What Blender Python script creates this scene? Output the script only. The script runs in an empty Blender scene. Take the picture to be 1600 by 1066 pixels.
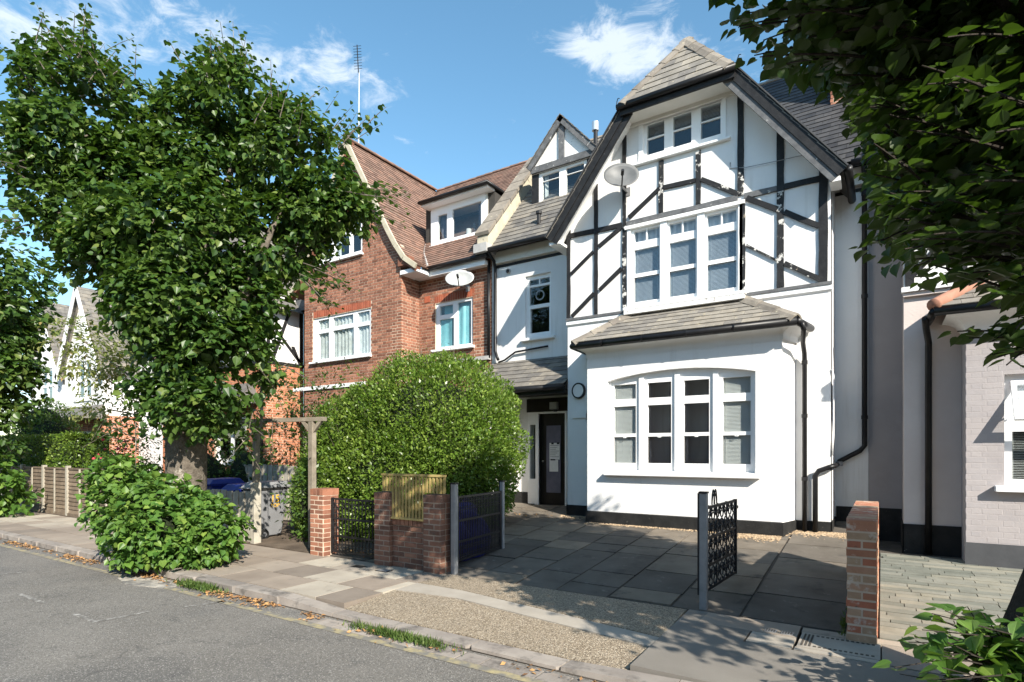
import bpy, bmesh, math, random
import numpy as np
from mathutils import Vector, Matrix, Euler
from mathutils.geometry import tessellate_polygon
random.seed(7); rng = np.random.default_rng(7)
scene = bpy.context.scene
C = scene.collection

# ------------------------------------------------------------------ camera
F = 887.0; CX = 800.0; YH = 707.0; H = 1.65; TH = math.atan(578/887)
cs, sn = math.cos(TH), math.sin(TH)
CAM = np.array([0.0, 0.0, H])
cam_d = bpy.data.cameras.new('camera'); cam = bpy.data.objects.new('camera', cam_d)
cam_d.sensor_width = 36; cam_d.lens = F/1600*36; cam_d.shift_y = (YH-533)/1600
cam_d.clip_start = 0.05; cam_d.clip_end = 3000
cam.location = (0, 0, H); cam.rotation_euler = (math.pi/2, 0, TH)
C.objects.link(cam); scene.camera = cam

# ------------------------------------------------------------------ sky, sun, exposure
SUN_AZ = math.radians(121.5)      # from +Y towards +X
SUN_EL = math.radians(33)
SUN_DIR = Vector((math.sin(SUN_AZ)*math.cos(SUN_EL), math.cos(SUN_AZ)*math.cos(SUN_EL), math.sin(SUN_EL)))
world = bpy.data.worlds.new('World'); scene.world = world; world.use_nodes = True
wt = world.node_tree; wt.nodes.clear()
def wn(t, **k):
    n = wt.nodes.new(t)
    for a, b in k.items(): setattr(n, a, b)
    return n
def wl(a, b): wt.links.new(a, b)
wout = wn('ShaderNodeOutputWorld'); wbg = wn('ShaderNodeBackground')
sky = wn('ShaderNodeTexSky', sky_type='NISHITA', sun_disc=False, sun_elevation=SUN_EL, sun_rotation=SUN_AZ,
         air_density=1.0, dust_density=0.35, ozone_density=1.6, altitude=50)
wbg.inputs['Strength'].default_value = 0.1
tc = wn('ShaderNodeTexCoord')
sep = wn('ShaderNodeSeparateXYZ'); wl(tc.outputs['Generated'], sep.inputs[0])
def wm(op, a, b=None, clamp=False):
    n = wn('ShaderNodeMath', operation=op, use_clamp=clamp)
    for i, q in enumerate((a, b)):
        if q is None: continue
        if isinstance(q, (int, float)): n.inputs[i].default_value = q
        else: wl(q, n.inputs[i])
    return n.outputs[0]
den = wm('ADD', wm('MAXIMUM', sep.outputs[2], 0.0), 0.12)
com = wn('ShaderNodeCombineXYZ'); wl(wm('DIVIDE', sep.outputs[0], den), com.inputs[0]); wl(wm('DIVIDE', sep.outputs[1], den), com.inputs[1])
nz = wn('ShaderNodeTexNoise'); nz.inputs['Scale'].default_value = 1.15; nz.inputs['Detail'].default_value = 9; nz.inputs['Roughness'].default_value = 0.58
mp = wn('ShaderNodeMapping'); mp.inputs['Location'].default_value = (3.1, 0.4, 0); wl(com.outputs[0], mp.inputs[0]); wl(mp.outputs[0], nz.inputs['Vector'])
def pix_dir(u, v):
    a = (u-CX)/F; b = (YH-v)/F
    return Vector((-sn+a*cs, cs+a*sn, b)).normalized()
# cloud banks: each adds to the chance of cloud round a direction of the sky, the noise gives the shape
acc = None
for (u, v, rad, amp) in [(985, 62, 0.07, .20), (900, 68, .055, .19), (955, 88, .06, .15), (1040, 90, .05, .16), (40, 22, .10, .21), (305, 55, .085, .13), (290, 85, .06, .11), (470, 105, .09, .135), (560, 130, .075, .12), (1170, 100, .06, .16),
                         (-500, 150, .3, .3), (2300, -200, .3, .3), (600, -500, .2, .25)]:
    d = pix_dir(u, v)
    vs_ = wn('ShaderNodeVectorMath', operation='SUBTRACT'); wl(tc.outputs['Generated'], vs_.inputs[0]); vs_.inputs[1].default_value = d
    vk = wn('ShaderNodeVectorMath', operation='MULTIPLY'); wl(vs_.outputs[0], vk.inputs[0]); vk.inputs[1].default_value = (1, 1, 2.3)
    vd = wn('ShaderNodeVectorMath', operation='LENGTH'); wl(vk.outputs[0], vd.inputs[0])
    mr = wn('ShaderNodeMapRange', interpolation_type='SMOOTHSTEP'); wl(vd.outputs['Value'], mr.inputs[0])
    mr.inputs[1].default_value = 0; mr.inputs[2].default_value = rad*1.9; mr.inputs[3].default_value = amp; mr.inputs[4].default_value = 0
    acc = mr.outputs[0] if acc is None else wm('ADD', acc, mr.outputs[0])
nz2 = wn('ShaderNodeTexNoise'); nz2.inputs['Scale'].default_value = 15; nz2.inputs['Detail'].default_value = 10; nz2.inputs['Roughness'].default_value = .66; nz2.inputs['Distortion'].default_value = .5
mp2 = wn('ShaderNodeMapping'); mp2.inputs['Scale'].default_value = (1, 1, 2.2); wl(tc.outputs['Generated'], mp2.inputs[0]); wl(mp2.outputs[0], nz2.inputs['Vector'])
val = wm('ADD', wm('ADD', wm('MULTIPLY', nz.outputs[0], .25), wm('MULTIPLY', nz2.outputs[0], .95)), acc)
cr = wn('ShaderNodeMapRange', interpolation_type='SMOOTHSTEP'); wl(val, cr.inputs[0])
cr.inputs[1].default_value = 0.70; cr.inputs[2].default_value = 0.98; cr.inputs[3].default_value = 0; cr.inputs[4].default_value = 0.72
mixc = wn('ShaderNodeMix', data_type='RGBA'); wl(cr.outputs[0], mixc.inputs['Factor']); 
hs = wn('ShaderNodeHueSaturation'); hs.inputs['Hue'].default_value = .484; hs.inputs['Saturation'].default_value = 1.12; hs.inputs['Value'].default_value = 1.3; wl(sky.outputs[0], hs.inputs['Color'])
wl(hs.outputs[0], mixc.inputs['A']); mixc.inputs['B'].default_value = (5.6, 6.0, 6.4, 1)
wl(mixc.outputs['Result'], wbg.inputs['Color']); wl(wbg.outputs[0], wout.inputs[0])
sun_d = bpy.data.lights.new('sun', 'SUN'); sun_d.energy = 5.0; sun_d.angle = math.radians(0.55); sun_d.color = (1, .93, .82)
sun = bpy.data.objects.new('sun', sun_d); C.objects.link(sun); sun.location = (20, -12, 25)
sun.rotation_euler = (-SUN_DIR).to_track_quat('-Z', 'Y').to_euler()
scene.view_settings.view_transform = 'Standard'; scene.view_settings.look = 'None'
scene.view_settings.exposure = 1.0; scene.view_settings.gamma = 1.0; scene.view_settings.use_curve_mapping = False
scene.cycles.max_bounces = 8; scene.cycles.transparent_max_bounces = 12

# ------------------------------------------------------------------ pixel -> place (a pixel gives a direction; the plane gives the distance)
def ray(u, v):
    a = (u-CX)/F; b = (YH-v)/F
    return (-sn+a*cs, cs+a*sn, b)
def PY(u, v, y):
    r = ray(u, v); t = y/r[1]; return (r[0]*t, H+r[2]*t)
def PD(u, v, d):
    r = ray(u, v); return (r[0]*d, r[1]*d, H+r[2]*d)

# ------------------------------------------------------------------ object helpers
WL = {}
def tag(o, label=None, cat=None, group=None, kind=None):
    if label: o['label'] = label
    if cat: o['category'] = cat
    if group: o['group'] = group
    if kind: o['kind'] = kind
    return o
def root(name, label, cat, loc, group=None):
    o = bpy.data.objects.new(name, None); C.objects.link(o); o.location = loc; o.empty_display_size = .2
    WL[o.name] = Vector(loc); tag(o, label, cat, group); return o
def wloc(p):
    return WL[p.name] if p is not None else Vector((0, 0, 0))
def link(name, me, m, parent=None, kind=None, smooth=False):
    o = bpy.data.objects.new(name, me); C.objects.link(o)
    if m is not None and len(me.materials) == 0: me.materials.append(m)
    if parent is not None: o.parent = parent
    WL[o.name] = wloc(parent)
    if kind: o['kind'] = kind
    if smooth:
        me.polygons.foreach_set('use_smooth', [True]*len(me.polygons))
    return o
class MB:
    def __init__(s): s.v = []; s.f = []
    def add(s, vs, fs):
        n = len(s.v); s.v += [tuple(q) for q in vs]; s.f += [tuple(i+n for i in f) for f in fs]; return s
    def box(s, x0, x1, y0, y1, z0, z1):
        return s.add([(x0,y0,z0),(x1,y0,z0),(x1,y1,z0),(x0,y1,z0),(x0,y0,z1),(x1,y0,z1),(x1,y1,z1),(x0,y1,z1)],
                     [(0,3,2,1),(4,5,6,7),(0,1,5,4),(1,2,6,5),(2,3,7,6),(3,0,4,7)])
    def hexa(s, p):  # 8 points: bottom 4, top 4
        return s.add(p, [(0,3,2,1),(4,5,6,7),(0,1,5,4),(1,2,6,5),(2,3,7,6),(3,0,4,7)])
    def bar(s, a, b, w, h, up=(0,0,1)):   # rectangular bar from a to b
        a = Vector(a); b = Vector(b); d = (b-a).normalized(); u = Vector(up)
        if abs(d.dot(u)) > .99: u = Vector((0,1,0))
        x = d.cross(u).normalized(); z = x.cross(d).normalized()
        p = []
        for e in (a, b):
            for (i, j) in ((-1,-1),(1,-1),(1,1),(-1,1)):
                p.append(e + x*(w/2*i) + z*(h/2*j))
        return s.add(p, [(0,1,2,3),(7,6,5,4),(0,4,5,1),(1,5,6,2),(2,6,7,3),(3,7,4,0)])
    def tube(s, path, r, n=8, cap=True):
        path = [Vector(p) for p in path]; rs = r if isinstance(r, (list, tuple)) else [r]*len(path)
        rings = []; ref = None
        for i, p in enumerate(path):
            d = (path[min(i+1, len(path)-1)]-path[max(i-1, 0)]).normalized()
            if ref is None:
                ref = Vector((0,0,1)) if abs(d.z) < .9 else Vector((1,0,0))
            x = d.cross(ref).normalized(); y = x.cross(d).normalized(); ref = y if abs(d.dot(y)) < .9 else ref
            rings.append([p + (x*math.cos(2*math.pi*k/n)+y*math.sin(2*math.pi*k/n))*rs[i] for k in range(n)])
        vs = [q for g in rings for q in g]; fs = []
        for i in range(len(path)-1):
            for k in range(n):
                fs.append((i*n+k, i*n+(k+1) % n, (i+1)*n+(k+1) % n, (i+1)*n+k))
        if cap: fs += [tuple(range(n-1, -1, -1)), tuple((len(path)-1)*n+k for k in range(n))]
        return s.add(vs, fs)
    def prism(s, poly, y0, y1):     # polygon in (x, z), between two y
        n = len(poly); vs = [(x, y0, z) for x, z in poly]+[(x, y1, z) for x, z in poly]
        tris = [tuple(t) for t in tessellate_polygon([[Vector((x, z, 0)) for x, z in poly]])]
        fs = list(tris)+[tuple(i+n for i in reversed(t)) for t in tris]+[(i, (i+1) % n, (i+1) % n+n, i+n) for i in range(n)]
        return s.add(vs, fs)
    def prismz(s, poly, z0, z1):    # polygon in (x, y); z0, z1 may be functions of (x, y)
        n = len(poly); f0 = z0 if callable(z0) else (lambda x, y: z0); f1 = z1 if callable(z1) else (lambda x, y: z1)
        vs = [(x, y, f0(x, y)) for x, y in poly]+[(x, y, f1(x, y)) for x, y in poly]
        tris = [tuple(t) for t in tessellate_polygon([[Vector((x, y, 0)) for x, y in poly]])]
        fs = list(tris)+[tuple(i+n for i in reversed(t)) for t in tris]+[(i, (i+1) % n, (i+1) % n+n, i+n) for i in range(n)]
        return s.add(vs, fs)
    def plate(s, outer, holes, T, depth, back=False):
        """front sheet with holes and their reveals; T(s, t, n) -> xyz, n = depth behind the face"""
        polys = [outer]+list(holes)
        tris = tessellate_polygon([[Vector((a, b, 0)) for a, b in p] for p in polys])
        flat = [q for p in polys for q in p]
        s.add([T(a, b, 0) for a, b in flat], [tuple(t) for t in tris])
        if back: s.add([T(a, b, depth) for a, b in flat], [tuple(reversed(t)) for t in tris])
        for p in polys:
            n = len(p)
            s.add([T(a, b, 0) for a, b in p]+[T(a, b, depth) for a, b in p], [(i, (i+1) % n, (i+1) % n+n, i+n) for i in range(n)])
        return s
    def mesh(s, name, parent=None):
        w = wloc(parent); me = bpy.data.meshes.new(name)
        me.from_pydata([(a-w.x, b-w.y, c-w.z) for a, b, c in s.v], [], s.f); me.update(); return me
    def obj(s, name, m, parent=None, kind=None, smooth=False, fix=True):
        me = s.mesh(name, parent)
        if fix:
            bm = bmesh.new(); bm.from_mesh(me); bmesh.ops.recalc_face_normals(bm, faces=bm.faces); bm.to_mesh(me); bm.free()
        return link(name, me, m, parent, kind, smooth)
def rect(x0, x1, z0, z1): return [(x0, z0), (x1, z0), (x1, z1), (x0, z1)]
def TY(y): return lambda s, t, n: (s, y+n, t)          # wall facing the street (-y)
def TXp(x): return lambda s, t, n: (x-n, s, t)         # wall facing +x, s is y
def bevel_obj(o, w=.006, seg=1):
    md = o.modifiers.new('bevel', 'BEVEL'); md.width = w; md.segments = seg; md.limit_method = 'ANGLE'; return o
def unit_box(name, bev=0.06):
    bm = bmesh.new(); bmesh.ops.create_cube(bm, size=1)
    me = bpy.data.meshes.new(name); bm.to_mesh(me); bm.free(); return me
def piece(name, me, parent, M):
    """one small piece: shared mesh, its own object; M is the world matrix"""
    o = bpy.data.objects.new(name, me); C.objects.link(o)
    if parent is not None: o.parent = parent
    o.matrix_basis = Matrix.Translation(-wloc(parent)) @ M
    return o
def axes(o, x, y, z):
    M = Matrix.Identity(4)
    for i, a in enumerate((x, y, z)):
        for r in range(3): M[r][i] = a[r]
    for r in range(3): M[r][3] = o[r]
    return M

# ------------------------------------------------------------------ materials
MATS = {}
def nmat(name):
    m = bpy.data.materials.new(name); m.use_nodes = True; nt = m.node_tree
    b = nt.nodes['Principled BSDF']; MATS[name] = m
    return m, nt, b
def nd(nt, t, **k):
    n = nt.nodes.new(t)
    for a, b in k.items(): setattr(n, a, b)
    return n
def rndval(nt):
    """0..1 per piece: differs per object and per loose island"""
    oi = nd(nt, 'ShaderNodeObjectInfo'); ge = nd(nt, 'ShaderNodeNewGeometry')
    ad = nd(nt, 'ShaderNodeMath', operation='ADD'); nt.links.new(oi.outputs['Random'], ad.inputs[0]); nt.links.new(ge.outputs['Random Per Island'], ad.inputs[1])
    fr = nd(nt, 'ShaderNodeMath', operation='FRACT'); nt.links.new(ad.outputs[0], fr.inputs[0]); return fr.outputs[0]
def ramp(nt, src, stops):
    r = nd(nt, 'ShaderNodeValToRGB'); cr = r.color_ramp
    while len(cr.elements) < len(stops): cr.elements.new(.5)
    for e, (p, c) in zip(cr.elements, stops): e.position = p; e.color = (*c, 1)
    nt.links.new(src, r.inputs[0]); return r.outputs[0]
def noise(nt, scale, detail=5, rough=.6, vec=None, obj=False):
    n = nd(nt, 'ShaderNodeTexNoise'); n.inputs['Scale'].default_value = scale; n.inputs['Detail'].default_value = detail; n.inputs['Roughness'].default_value = rough
    if vec is None:
        g = nd(nt, 'ShaderNodeNewGeometry'); vec = g.outputs['Position']
    nt.links.new(vec, n.inputs['Vector']); return n.outputs['Fac']
def mixc_(nt, fac, a, b, mode='MIX'):
    m = nd(nt, 'ShaderNodeMix', data_type='RGBA', blend_type=mode)
    for k, q in (('Factor', fac), ('A', a), ('B', b)):
        if isinstance(q, (int, float)): m.inputs[k].default_value = q
        elif isinstance(q, tuple): m.inputs[k].default_value = (*q, 1)
        else: nt.links.new(q, m.inputs[k])
    return m.outputs['Result']
def maprange(nt, src, a, b, c=0, d=1):
    n = nd(nt, 'ShaderNodeMapRange'); nt.links.new(src, n.inputs[0])
    for i, q in enumerate((a, b, c, d)): n.inputs[i+1].default_value = q
    return n.outputs[0]
def bump(nt, b, h, strength, dist=.01):
    bp = nd(nt, 'ShaderNodeBump'); bp.inputs['Strength'].default_value = strength; bp.inputs['Distance'].default_value = dist
    nt.links.new(h, bp.inputs['Height']); nt.links.new(bp.outputs[0], b.inputs['Normal'])
def pm(name, stops, vscale=2.0, rough=.8, bscale=60, bstr=.25, bdist=.01, rand=None, spec=.3, spots=None, metal=0, detail=5):
    """procedural surface: noise-driven colour ramp, optional per-piece tint (rand: list of stops), optional spots (colour, scale, lo, hi)"""
    m, nt, b = nmat(name)
    col = ramp(nt, noise(nt, vscale, detail), stops)
    if rand:
        t = ramp(nt, rndval(nt), rand); col = mixc_(nt, 1.0, col, t, 'MULTIPLY')
    if spots:
        for (c, sc, lo, hi) in spots:
            col = mixc_(nt, maprange(nt, noise(nt, sc, 6, .65), lo, hi), col, c)
    nt.links.new(col, b.inputs['Base Color'])
    b.inputs['Roughness'].default_value = rough; b.inputs['Specular IOR Level'].default_value = spec; b.inputs['Metallic'].default_value = metal
    if bstr: bump(nt, b, noise(nt, bscale, 4), bstr, bdist)
    return m
def grey(v, t=0): return (v*(1+t), v, v*(1-t))
M_render = pm('white_render', [(.3, (.71,.705,.69)), (.7, (.765,.76,.75))], 1.3, .85, 70, .35, .008, spots=[((.66,.64,.60), .9, .62, .8), ((.45,.43,.39), 14, .73, .78)])
M_wbrick = pm('white_painted_brick', [(.3, (.73,.725,.71)), (.7, (.775,.77,.76))], 1.2, .7, 22, .28, .012, spots=[((.66,.63,.58), 1.4, .64, .85), ((.42,.40,.36), 19, .72, .78)])
def grime(m, amt, col):
    """rain streaks: noise stretched down the wall"""
    nt = m.node_tree; b = nt.nodes['Principled BSDF']; old = b.inputs['Base Color'].links[0].from_socket
    g = nd(nt, 'ShaderNodeNewGeometry'); mp = nd(nt, 'ShaderNodeMapping'); mp.inputs['Scale'].default_value = (5.5, 5.5, .35); nt.links.new(g.outputs['Position'], mp.inputs[0])
    f1 = maprange(nt, noise(nt, 1.0, 7, .62, vec=mp.outputs[0]), .54, .78, 0, amt)
    f2 = maprange(nt, noise(nt, .55, 3), .40, .62); mul = nd(nt, 'ShaderNodeMath', operation='MULTIPLY'); nt.links.new(f1, mul.inputs[0]); nt.links.new(f2, mul.inputs[1])
    nt.links.new(mixc_(nt, mul.outputs[0], old, col), b.inputs['Base Color'])
grime(M_render, .8, (.46,.44,.39)); grime(M_wbrick, .75, (.47,.44,.39))
M_wpaint = pm('white_gloss_paint', [(.3, (.80,.80,.79)), (.7, (.84,.84,.83))], 4, .45, 80, .06, .004, spots=[((.5,.46,.4), 11, .70, .76)])
M_wpeel = pm('white_paint_weathered', [(.3, (.72,.71,.69)), (.7, (.80,.80,.79))], 4, .6, 60, .15, .006, spots=[((.30,.26,.22), 16, .60, .68)])
M_upvc = pm('white_plastic_frame', [(.3, (.80,.81,.82)), (.7, (.83,.84,.85))], 3, .35, 50, 0)
M_soffit = pm('cream_soffit', [(.3, (.66,.64,.58)), (.7, (.74,.72,.67))], 3, .8, 40, .2, .006)
M_black = pm('black_timber_paint', [(.3, (.009,.009,.010)), (.75, (.024,.024,.025))], 9, .6, 40, .4, .008, spots=[((.42,.40,.37), 13, .70, .74)])
M_peel = pm('black_paint_peeling', [(.3, (.010,.010,.011)), (.75, (.028,.028,.028))], 9, .6, 40, .5, .012, spots=[((.58,.56,.52), 6, .56, .60), ((.30,.25,.19), 9, .66, .70)])
M_grey_t = pm('grey_weathered_timber', [(.3, (.075,.078,.082)), (.7, (.15,.153,.158))], 8, .8, 50, .4, .008, spots=[((.50,.49,.47), 9, .64, .70)])
M_blackgut = pm('black_gutter_plastic', [(.3, (.006,.006,.007)), (.7, (.014,.014,.015))], 6, .4, 60, .08, .004)
M_plinth = pm('black_bitumen_plinth', [(.3, (.009,.009,.009)), (.7, (.024,.024,.023))], 5, .75, 40, .5, .012, spots=[((.30,.28,.24), 15, .66, .76)])
M_nplinth = pm('dark_grey_plinth', [(.3, (.055,.058,.063)), (.7, (.075,.078,.084))], 4, .7, 30, .2, .008)
M_slate = pm('roof_slate', [(.3, (.125,.118,.108)), (.7, (.20,.187,.168))], 5, .7, 30, .3, .006, rand=[(0, (.72,.72,.74)), (.5, (1,.99,.97)), (1, (1.28,1.22,1.12))], spots=[((.42,.37,.24), 9, .64, .72), ((.60,.58,.52), 21, .71, .75)])
M_slate_tan = pm('roof_slate_tan', [(.3, (.165,.152,.132)), (.7, (.25,.232,.205))], 5, .75, 30, .3, .006, rand=[(0, (.72,.72,.74)), (.5, (1,.99,.97)), (1, (1.22,1.18,1.1))], spots=[((.46,.40,.27), 9, .62, .72), ((.62,.60,.54), 21, .70, .75)])
M_slate_dk = pm('roof_slate_dark', [(.3, (.03,.031,.034)), (.7, (.058,.058,.06))], 5, .6, 30, .3, .006, rand=[(0, (.7,.7,.72)), (.5, (1,1,1)), (1, (1.4,1.36,1.3))])
M_ridge = pm('ridge_tile_stone', [(.3, (.165,.148,.128)), (.7, (.25,.225,.195))], 6, .8, 40, .3, .008, rand=[(0, (.8,.78,.76)), (1, (1.15,1.12,1.06))], spots=[((.5,.45,.32), 10, .62, .7)])
BR = [(0, (.62,.55,.52)), (.3, (.9,.85,.82)), (.6, (1.05,1.0,.98)), (.85, (1.22,1.1,1.0)), (1, (1.5,1.5,1.45))]
M_brick = pm('red_brick', [(.3, (.21,.096,.062)), (.7, (.29,.14,.094))], 7, .9, 45, .5, .008, rand=BR)
M_brick_o = pm('orange_brick', [(.3, (.38,.14,.07)), (.7, (.48,.20,.11))], 7, .9, 45, .4, .008, rand=[(0, (.75,.7,.68)), (.5, (1,1,1)), (1, (1.15,1.2,1.2))])
M_brick_s = pm('soldier_brick', [(.3, (.28,.075,.042)), (.7, (.36,.11,.06))], 7, .9, 45, .4, .008, rand=[(0, (.8,.75,.72)), (1, (1.15,1.15,1.1))])
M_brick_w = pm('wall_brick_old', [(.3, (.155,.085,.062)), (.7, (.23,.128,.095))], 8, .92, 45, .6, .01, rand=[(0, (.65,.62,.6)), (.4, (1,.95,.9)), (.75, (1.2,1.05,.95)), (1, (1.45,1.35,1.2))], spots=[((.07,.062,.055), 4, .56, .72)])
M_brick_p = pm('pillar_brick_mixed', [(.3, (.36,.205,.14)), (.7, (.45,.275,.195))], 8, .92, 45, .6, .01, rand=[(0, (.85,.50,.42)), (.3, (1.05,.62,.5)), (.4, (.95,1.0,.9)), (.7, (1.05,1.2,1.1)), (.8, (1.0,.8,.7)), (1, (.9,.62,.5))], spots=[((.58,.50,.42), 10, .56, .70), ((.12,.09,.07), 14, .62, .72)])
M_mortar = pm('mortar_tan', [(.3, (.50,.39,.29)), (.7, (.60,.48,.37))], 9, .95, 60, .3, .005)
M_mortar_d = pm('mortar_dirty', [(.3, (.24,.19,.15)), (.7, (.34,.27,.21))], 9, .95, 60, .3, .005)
M_tile = pm('clay_roof_tile', [(.3, (.165,.105,.080)), (.7, (.235,.152,.118))], 6, .85, 40, .3, .006, rand=[(0, (.68,.66,.66)), (.5, (1,1,1)), (1, (1.25,1.15,1.1))], spots=[((.14,.125,.09), 3, .60, .74)])
M_stone = pm('stone_coping', [(.3, (.40,.36,.27)), (.7, (.52,.47,.36))], 4, .9, 35, .4, .01, spots=[((.20,.18,.13), 7, .58, .70)])
M_lead = pm('lead_flashing', [(.3, (.32,.31,.30)), (.7, (.46,.45,.43))], 6, .6, 30, .2, .006)
M_terra = pm('terracotta_hip_tile', [(.3, (.26,.125,.085)), (.7, (.35,.18,.125))], 6, .85, 40, .2, .006)
M_pink = pm('pale_grey_mauve_paint', [(.3, (.33,.305,.305)), (.7, (.385,.36,.36))], 1.6, .8, 30, .25, .008, rand=[(0, (.96,.96,.97)), (1, (1.04,1.03,1.02))])
M_npink = pm('pale_pink_render', [(.3, (.58,.50,.46)), (.7, (.65,.575,.535))], 1.6, .85, 30, .3, .01)
M_ngrey = pm('grey_mauve_render', [(.3, (.30,.275,.27)), (.7, (.36,.33,.325))], 1.2, .85, 22, .2, .008, spots=[((.30,.27,.26), 2, .55, .75)])
M_wood = pm('weathered_fence_wood', [(.3, (.13,.10,.075)), (.7, (.21,.165,.12))], 6, .9, 60, .5, .008, rand=[(0, (.7,.68,.66)), (1, (1.2,1.18,1.12))])
M_wood_g = pm('silvered_timber', [(.3, (.30,.275,.225)), (.7, (.42,.39,.33))], 8, .9, 60, .5, .008, rand=[(0, (.85,.84,.82)), (1, (1.1,1.1,1.08))])
M_wood_o = pm('old_oak_timber', [(.3, (.17,.145,.11)), (.7, (.27,.235,.185))], 8, .9, 60, .5, .008)
M_wood_y = pm('new_treated_timber', [(.3, (.27,.20,.075)), (.7, (.38,.29,.115))], 8, .8, 60, .3, .006, rand=[(0, (.8,.8,.78)), (1, (1.12,1.12,1.1))])
M_iron = pm('black_iron', [(.3, (.010,.010,.011)), (.7, (.022,.022,.024))], 10, .45, 50, .2, .004)
M_steel = pm('galvanised_steel', [(.3, (.20,.205,.21)), (.7, (.29,.295,.30))], 9, .5, 60, .1, .004, metal=.25, spec=.4)
M_bin = pm('grey_bin_plastic', [(.3, (.165,.168,.175)), (.7, (.205,.208,.215))], 4, .5, 60, .06, .004)
M_binblue = pm('blue_bin_plastic', [(.3, (.01,.02,.16)), (.7, (.015,.03,.24))], 4, .4, 40, .06, .004)
M_bag = pm('blue_bag_plastic', [(.3, (.008,.012,.16)), (.7, (.02,.028,.30))], 6, .35, 14, .9, .04)
M_rubber = pm('black_rubber', [(.3, (.012,.012,.012)), (.7, (.02,.02,.02))], 6, .7, 40, .1, .004)
M_dish = pm('satellite_dish_paint', [(.3, (.33,.34,.335)), (.7, (.41,.42,.415))], 5, .5, 40, .05, .004)
M_dishm = pm('grey_mesh_dish', [(.3, (.10,.103,.103)), (.7, (.15,.153,.153))], 5, .5, 40, .1, .004)
M_yel = pm('yellow_paint', [(.3, (.75,.42,.02)), (.7, (.82,.50,.05))], 20, .6, 40, 0)
M_paper = pm('white_paper', [(.3, (.62,.62,.60)), (.7, (.70,.70,.68))], 20, .8, 40, 0)
M_print = pm('printed_lines', [(.3, (.10,.10,.11)), (.7, (.16,.16,.17))], 20, .8, 40, 0)
M_door = pm('black_brown_door', [(.3, (.012,.010,.009)), (.7, (.022,.018,.015))], 4, .4, 30, .1, .004)
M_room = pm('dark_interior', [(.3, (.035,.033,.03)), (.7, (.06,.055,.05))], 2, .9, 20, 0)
M_blind = pm('venetian_blind', [(.3, (.62,.62,.60)), (.7, (.68,.68,.66))], 3, .6, 20, 0)
M_blindblue = pm('lowered_blind_blueish', [(.3, (.42,.47,.54)), (.7, (.50,.55,.62))], 3, .6, 20, 0)
M_lace = pm('lace_curtain', [(.3, (.50,.53,.52)), (.7, (.75,.78,.77))], 8, .9, 20, .2, .02)
M_teal = pm('teal_curtain', [(.3, (.20,.50,.55)), (.7, (.32,.66,.70))], 2, .9, 20, .2, .02)
M_cloth = pm('dark_curtain', [(.3, (.10,.10,.13)), (.7, (.17,.16,.2))], 3, .9, 20, .2, .02)
M_bark = pm('lime_bark', [(.3, (.075,.062,.048)), (.7, (.17,.145,.115))], 9, .95, 24, .9, .03, spots=[((.34,.31,.26), 3.5, .58, .66)])
M_dkbark = pm('dark_bark', [(.3, (.018,.015,.012)), (.7, (.045,.036,.028))], 9, .95, 24, .9, .03)
m, nt, b = nmat('road_asphalt')
col = ramp(nt, noise(nt, .8, 6), [(.3, (.122,.112,.098)), (.7, (.182,.168,.148))])
col = mixc_(nt, maprange(nt, noise(nt, .33, 4), .50, .62, 0, .55), col, (.088,.086,.083))
col = mixc_(nt, maprange(nt, noise(nt, 3.1, 6), .60, .74, 0, .7), col, (.06,.059,.057))
g = nd(nt, 'ShaderNodeNewGeometry')
vs = nd(nt, 'ShaderNodeTexVoronoi'); vs.inputs['Scale'].default_value = 120; nt.links.new(g.outputs['Position'], vs.inputs['Vector'])
sc = nd(nt, 'ShaderNodeSeparateColor'); nt.links.new(vs.outputs['Color'], sc.inputs[0])
col = mixc_(nt, maprange(nt, sc.outputs[0], .80, .95, 0, .75), col, (.34,.32,.29)); col = mixc_(nt, maprange(nt, sc.outputs[1], .78, .95, 0, .7), col, (.04,.04,.04))
dv = nd(nt, 'ShaderNodeVectorMath', operation='ADD'); nn = nd(nt, 'ShaderNodeTexNoise'); nn.inputs['Scale'].default_value = 2.5; nn.inputs['Detail'].default_value = 6; nt.links.new(g.outputs['Position'], nn.inputs['Vector'])
nt.links.new(g.outputs['Position'], dv.inputs[0]); nt.links.new(nn.outputs['Color'], dv.inputs[1])
vc = nd(nt, 'ShaderNodeTexVoronoi', feature='DISTANCE_TO_EDGE'); vc.inputs['Scale'].default_value = .42; nt.links.new(dv.outputs[0], vc.inputs['Vector'])
col = mixc_(nt, maprange(nt, vc.outputs['Distance'], .001, .005, .40, 0), col, (.035,.034,.033))
nt.links.new(col, b.inputs['Base Color']); b.inputs['Roughness'].default_value = .92; bump(nt, b, vs.outputs['Distance'], .8, .006); M_asph = m
M_asph2 = pm('patched_asphalt', [(.3, (.165,.150,.130)), (.7, (.215,.197,.172))], 1.3, .95, 220, .6, .006, spots=[((.34,.32,.29), 110, .66, .72)])
M_slab = pm('paving_slab', [(.3, (.235,.20,.165)), (.7, (.31,.268,.222))], 2.2, .95, 120, .45, .005, rand=[(0, (.68,.66,.65)), (.35, (.92,.88,.85)), (.6, (1.02,1,.98)), (.85, (1.32,1.36,1.34)), (1, (1.45,1.5,1.46))], spots=[((.16,.14,.12), 3.2, .60, .75)])
M_kerb = pm('kerb_stone', [(.3, (.21,.185,.165)), (.7, (.30,.27,.24))], 3, .95, 90, .5, .006, rand=[(0, (.8,.8,.8)), (1, (1.2,1.18,1.15))], spots=[((.10,.09,.08), 5, .50, .68)])
M_conc = pm('pale_concrete', [(.3, (.29,.258,.215)), (.7, (.37,.332,.28))], 3, .95, 90, .4, .006)
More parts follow.
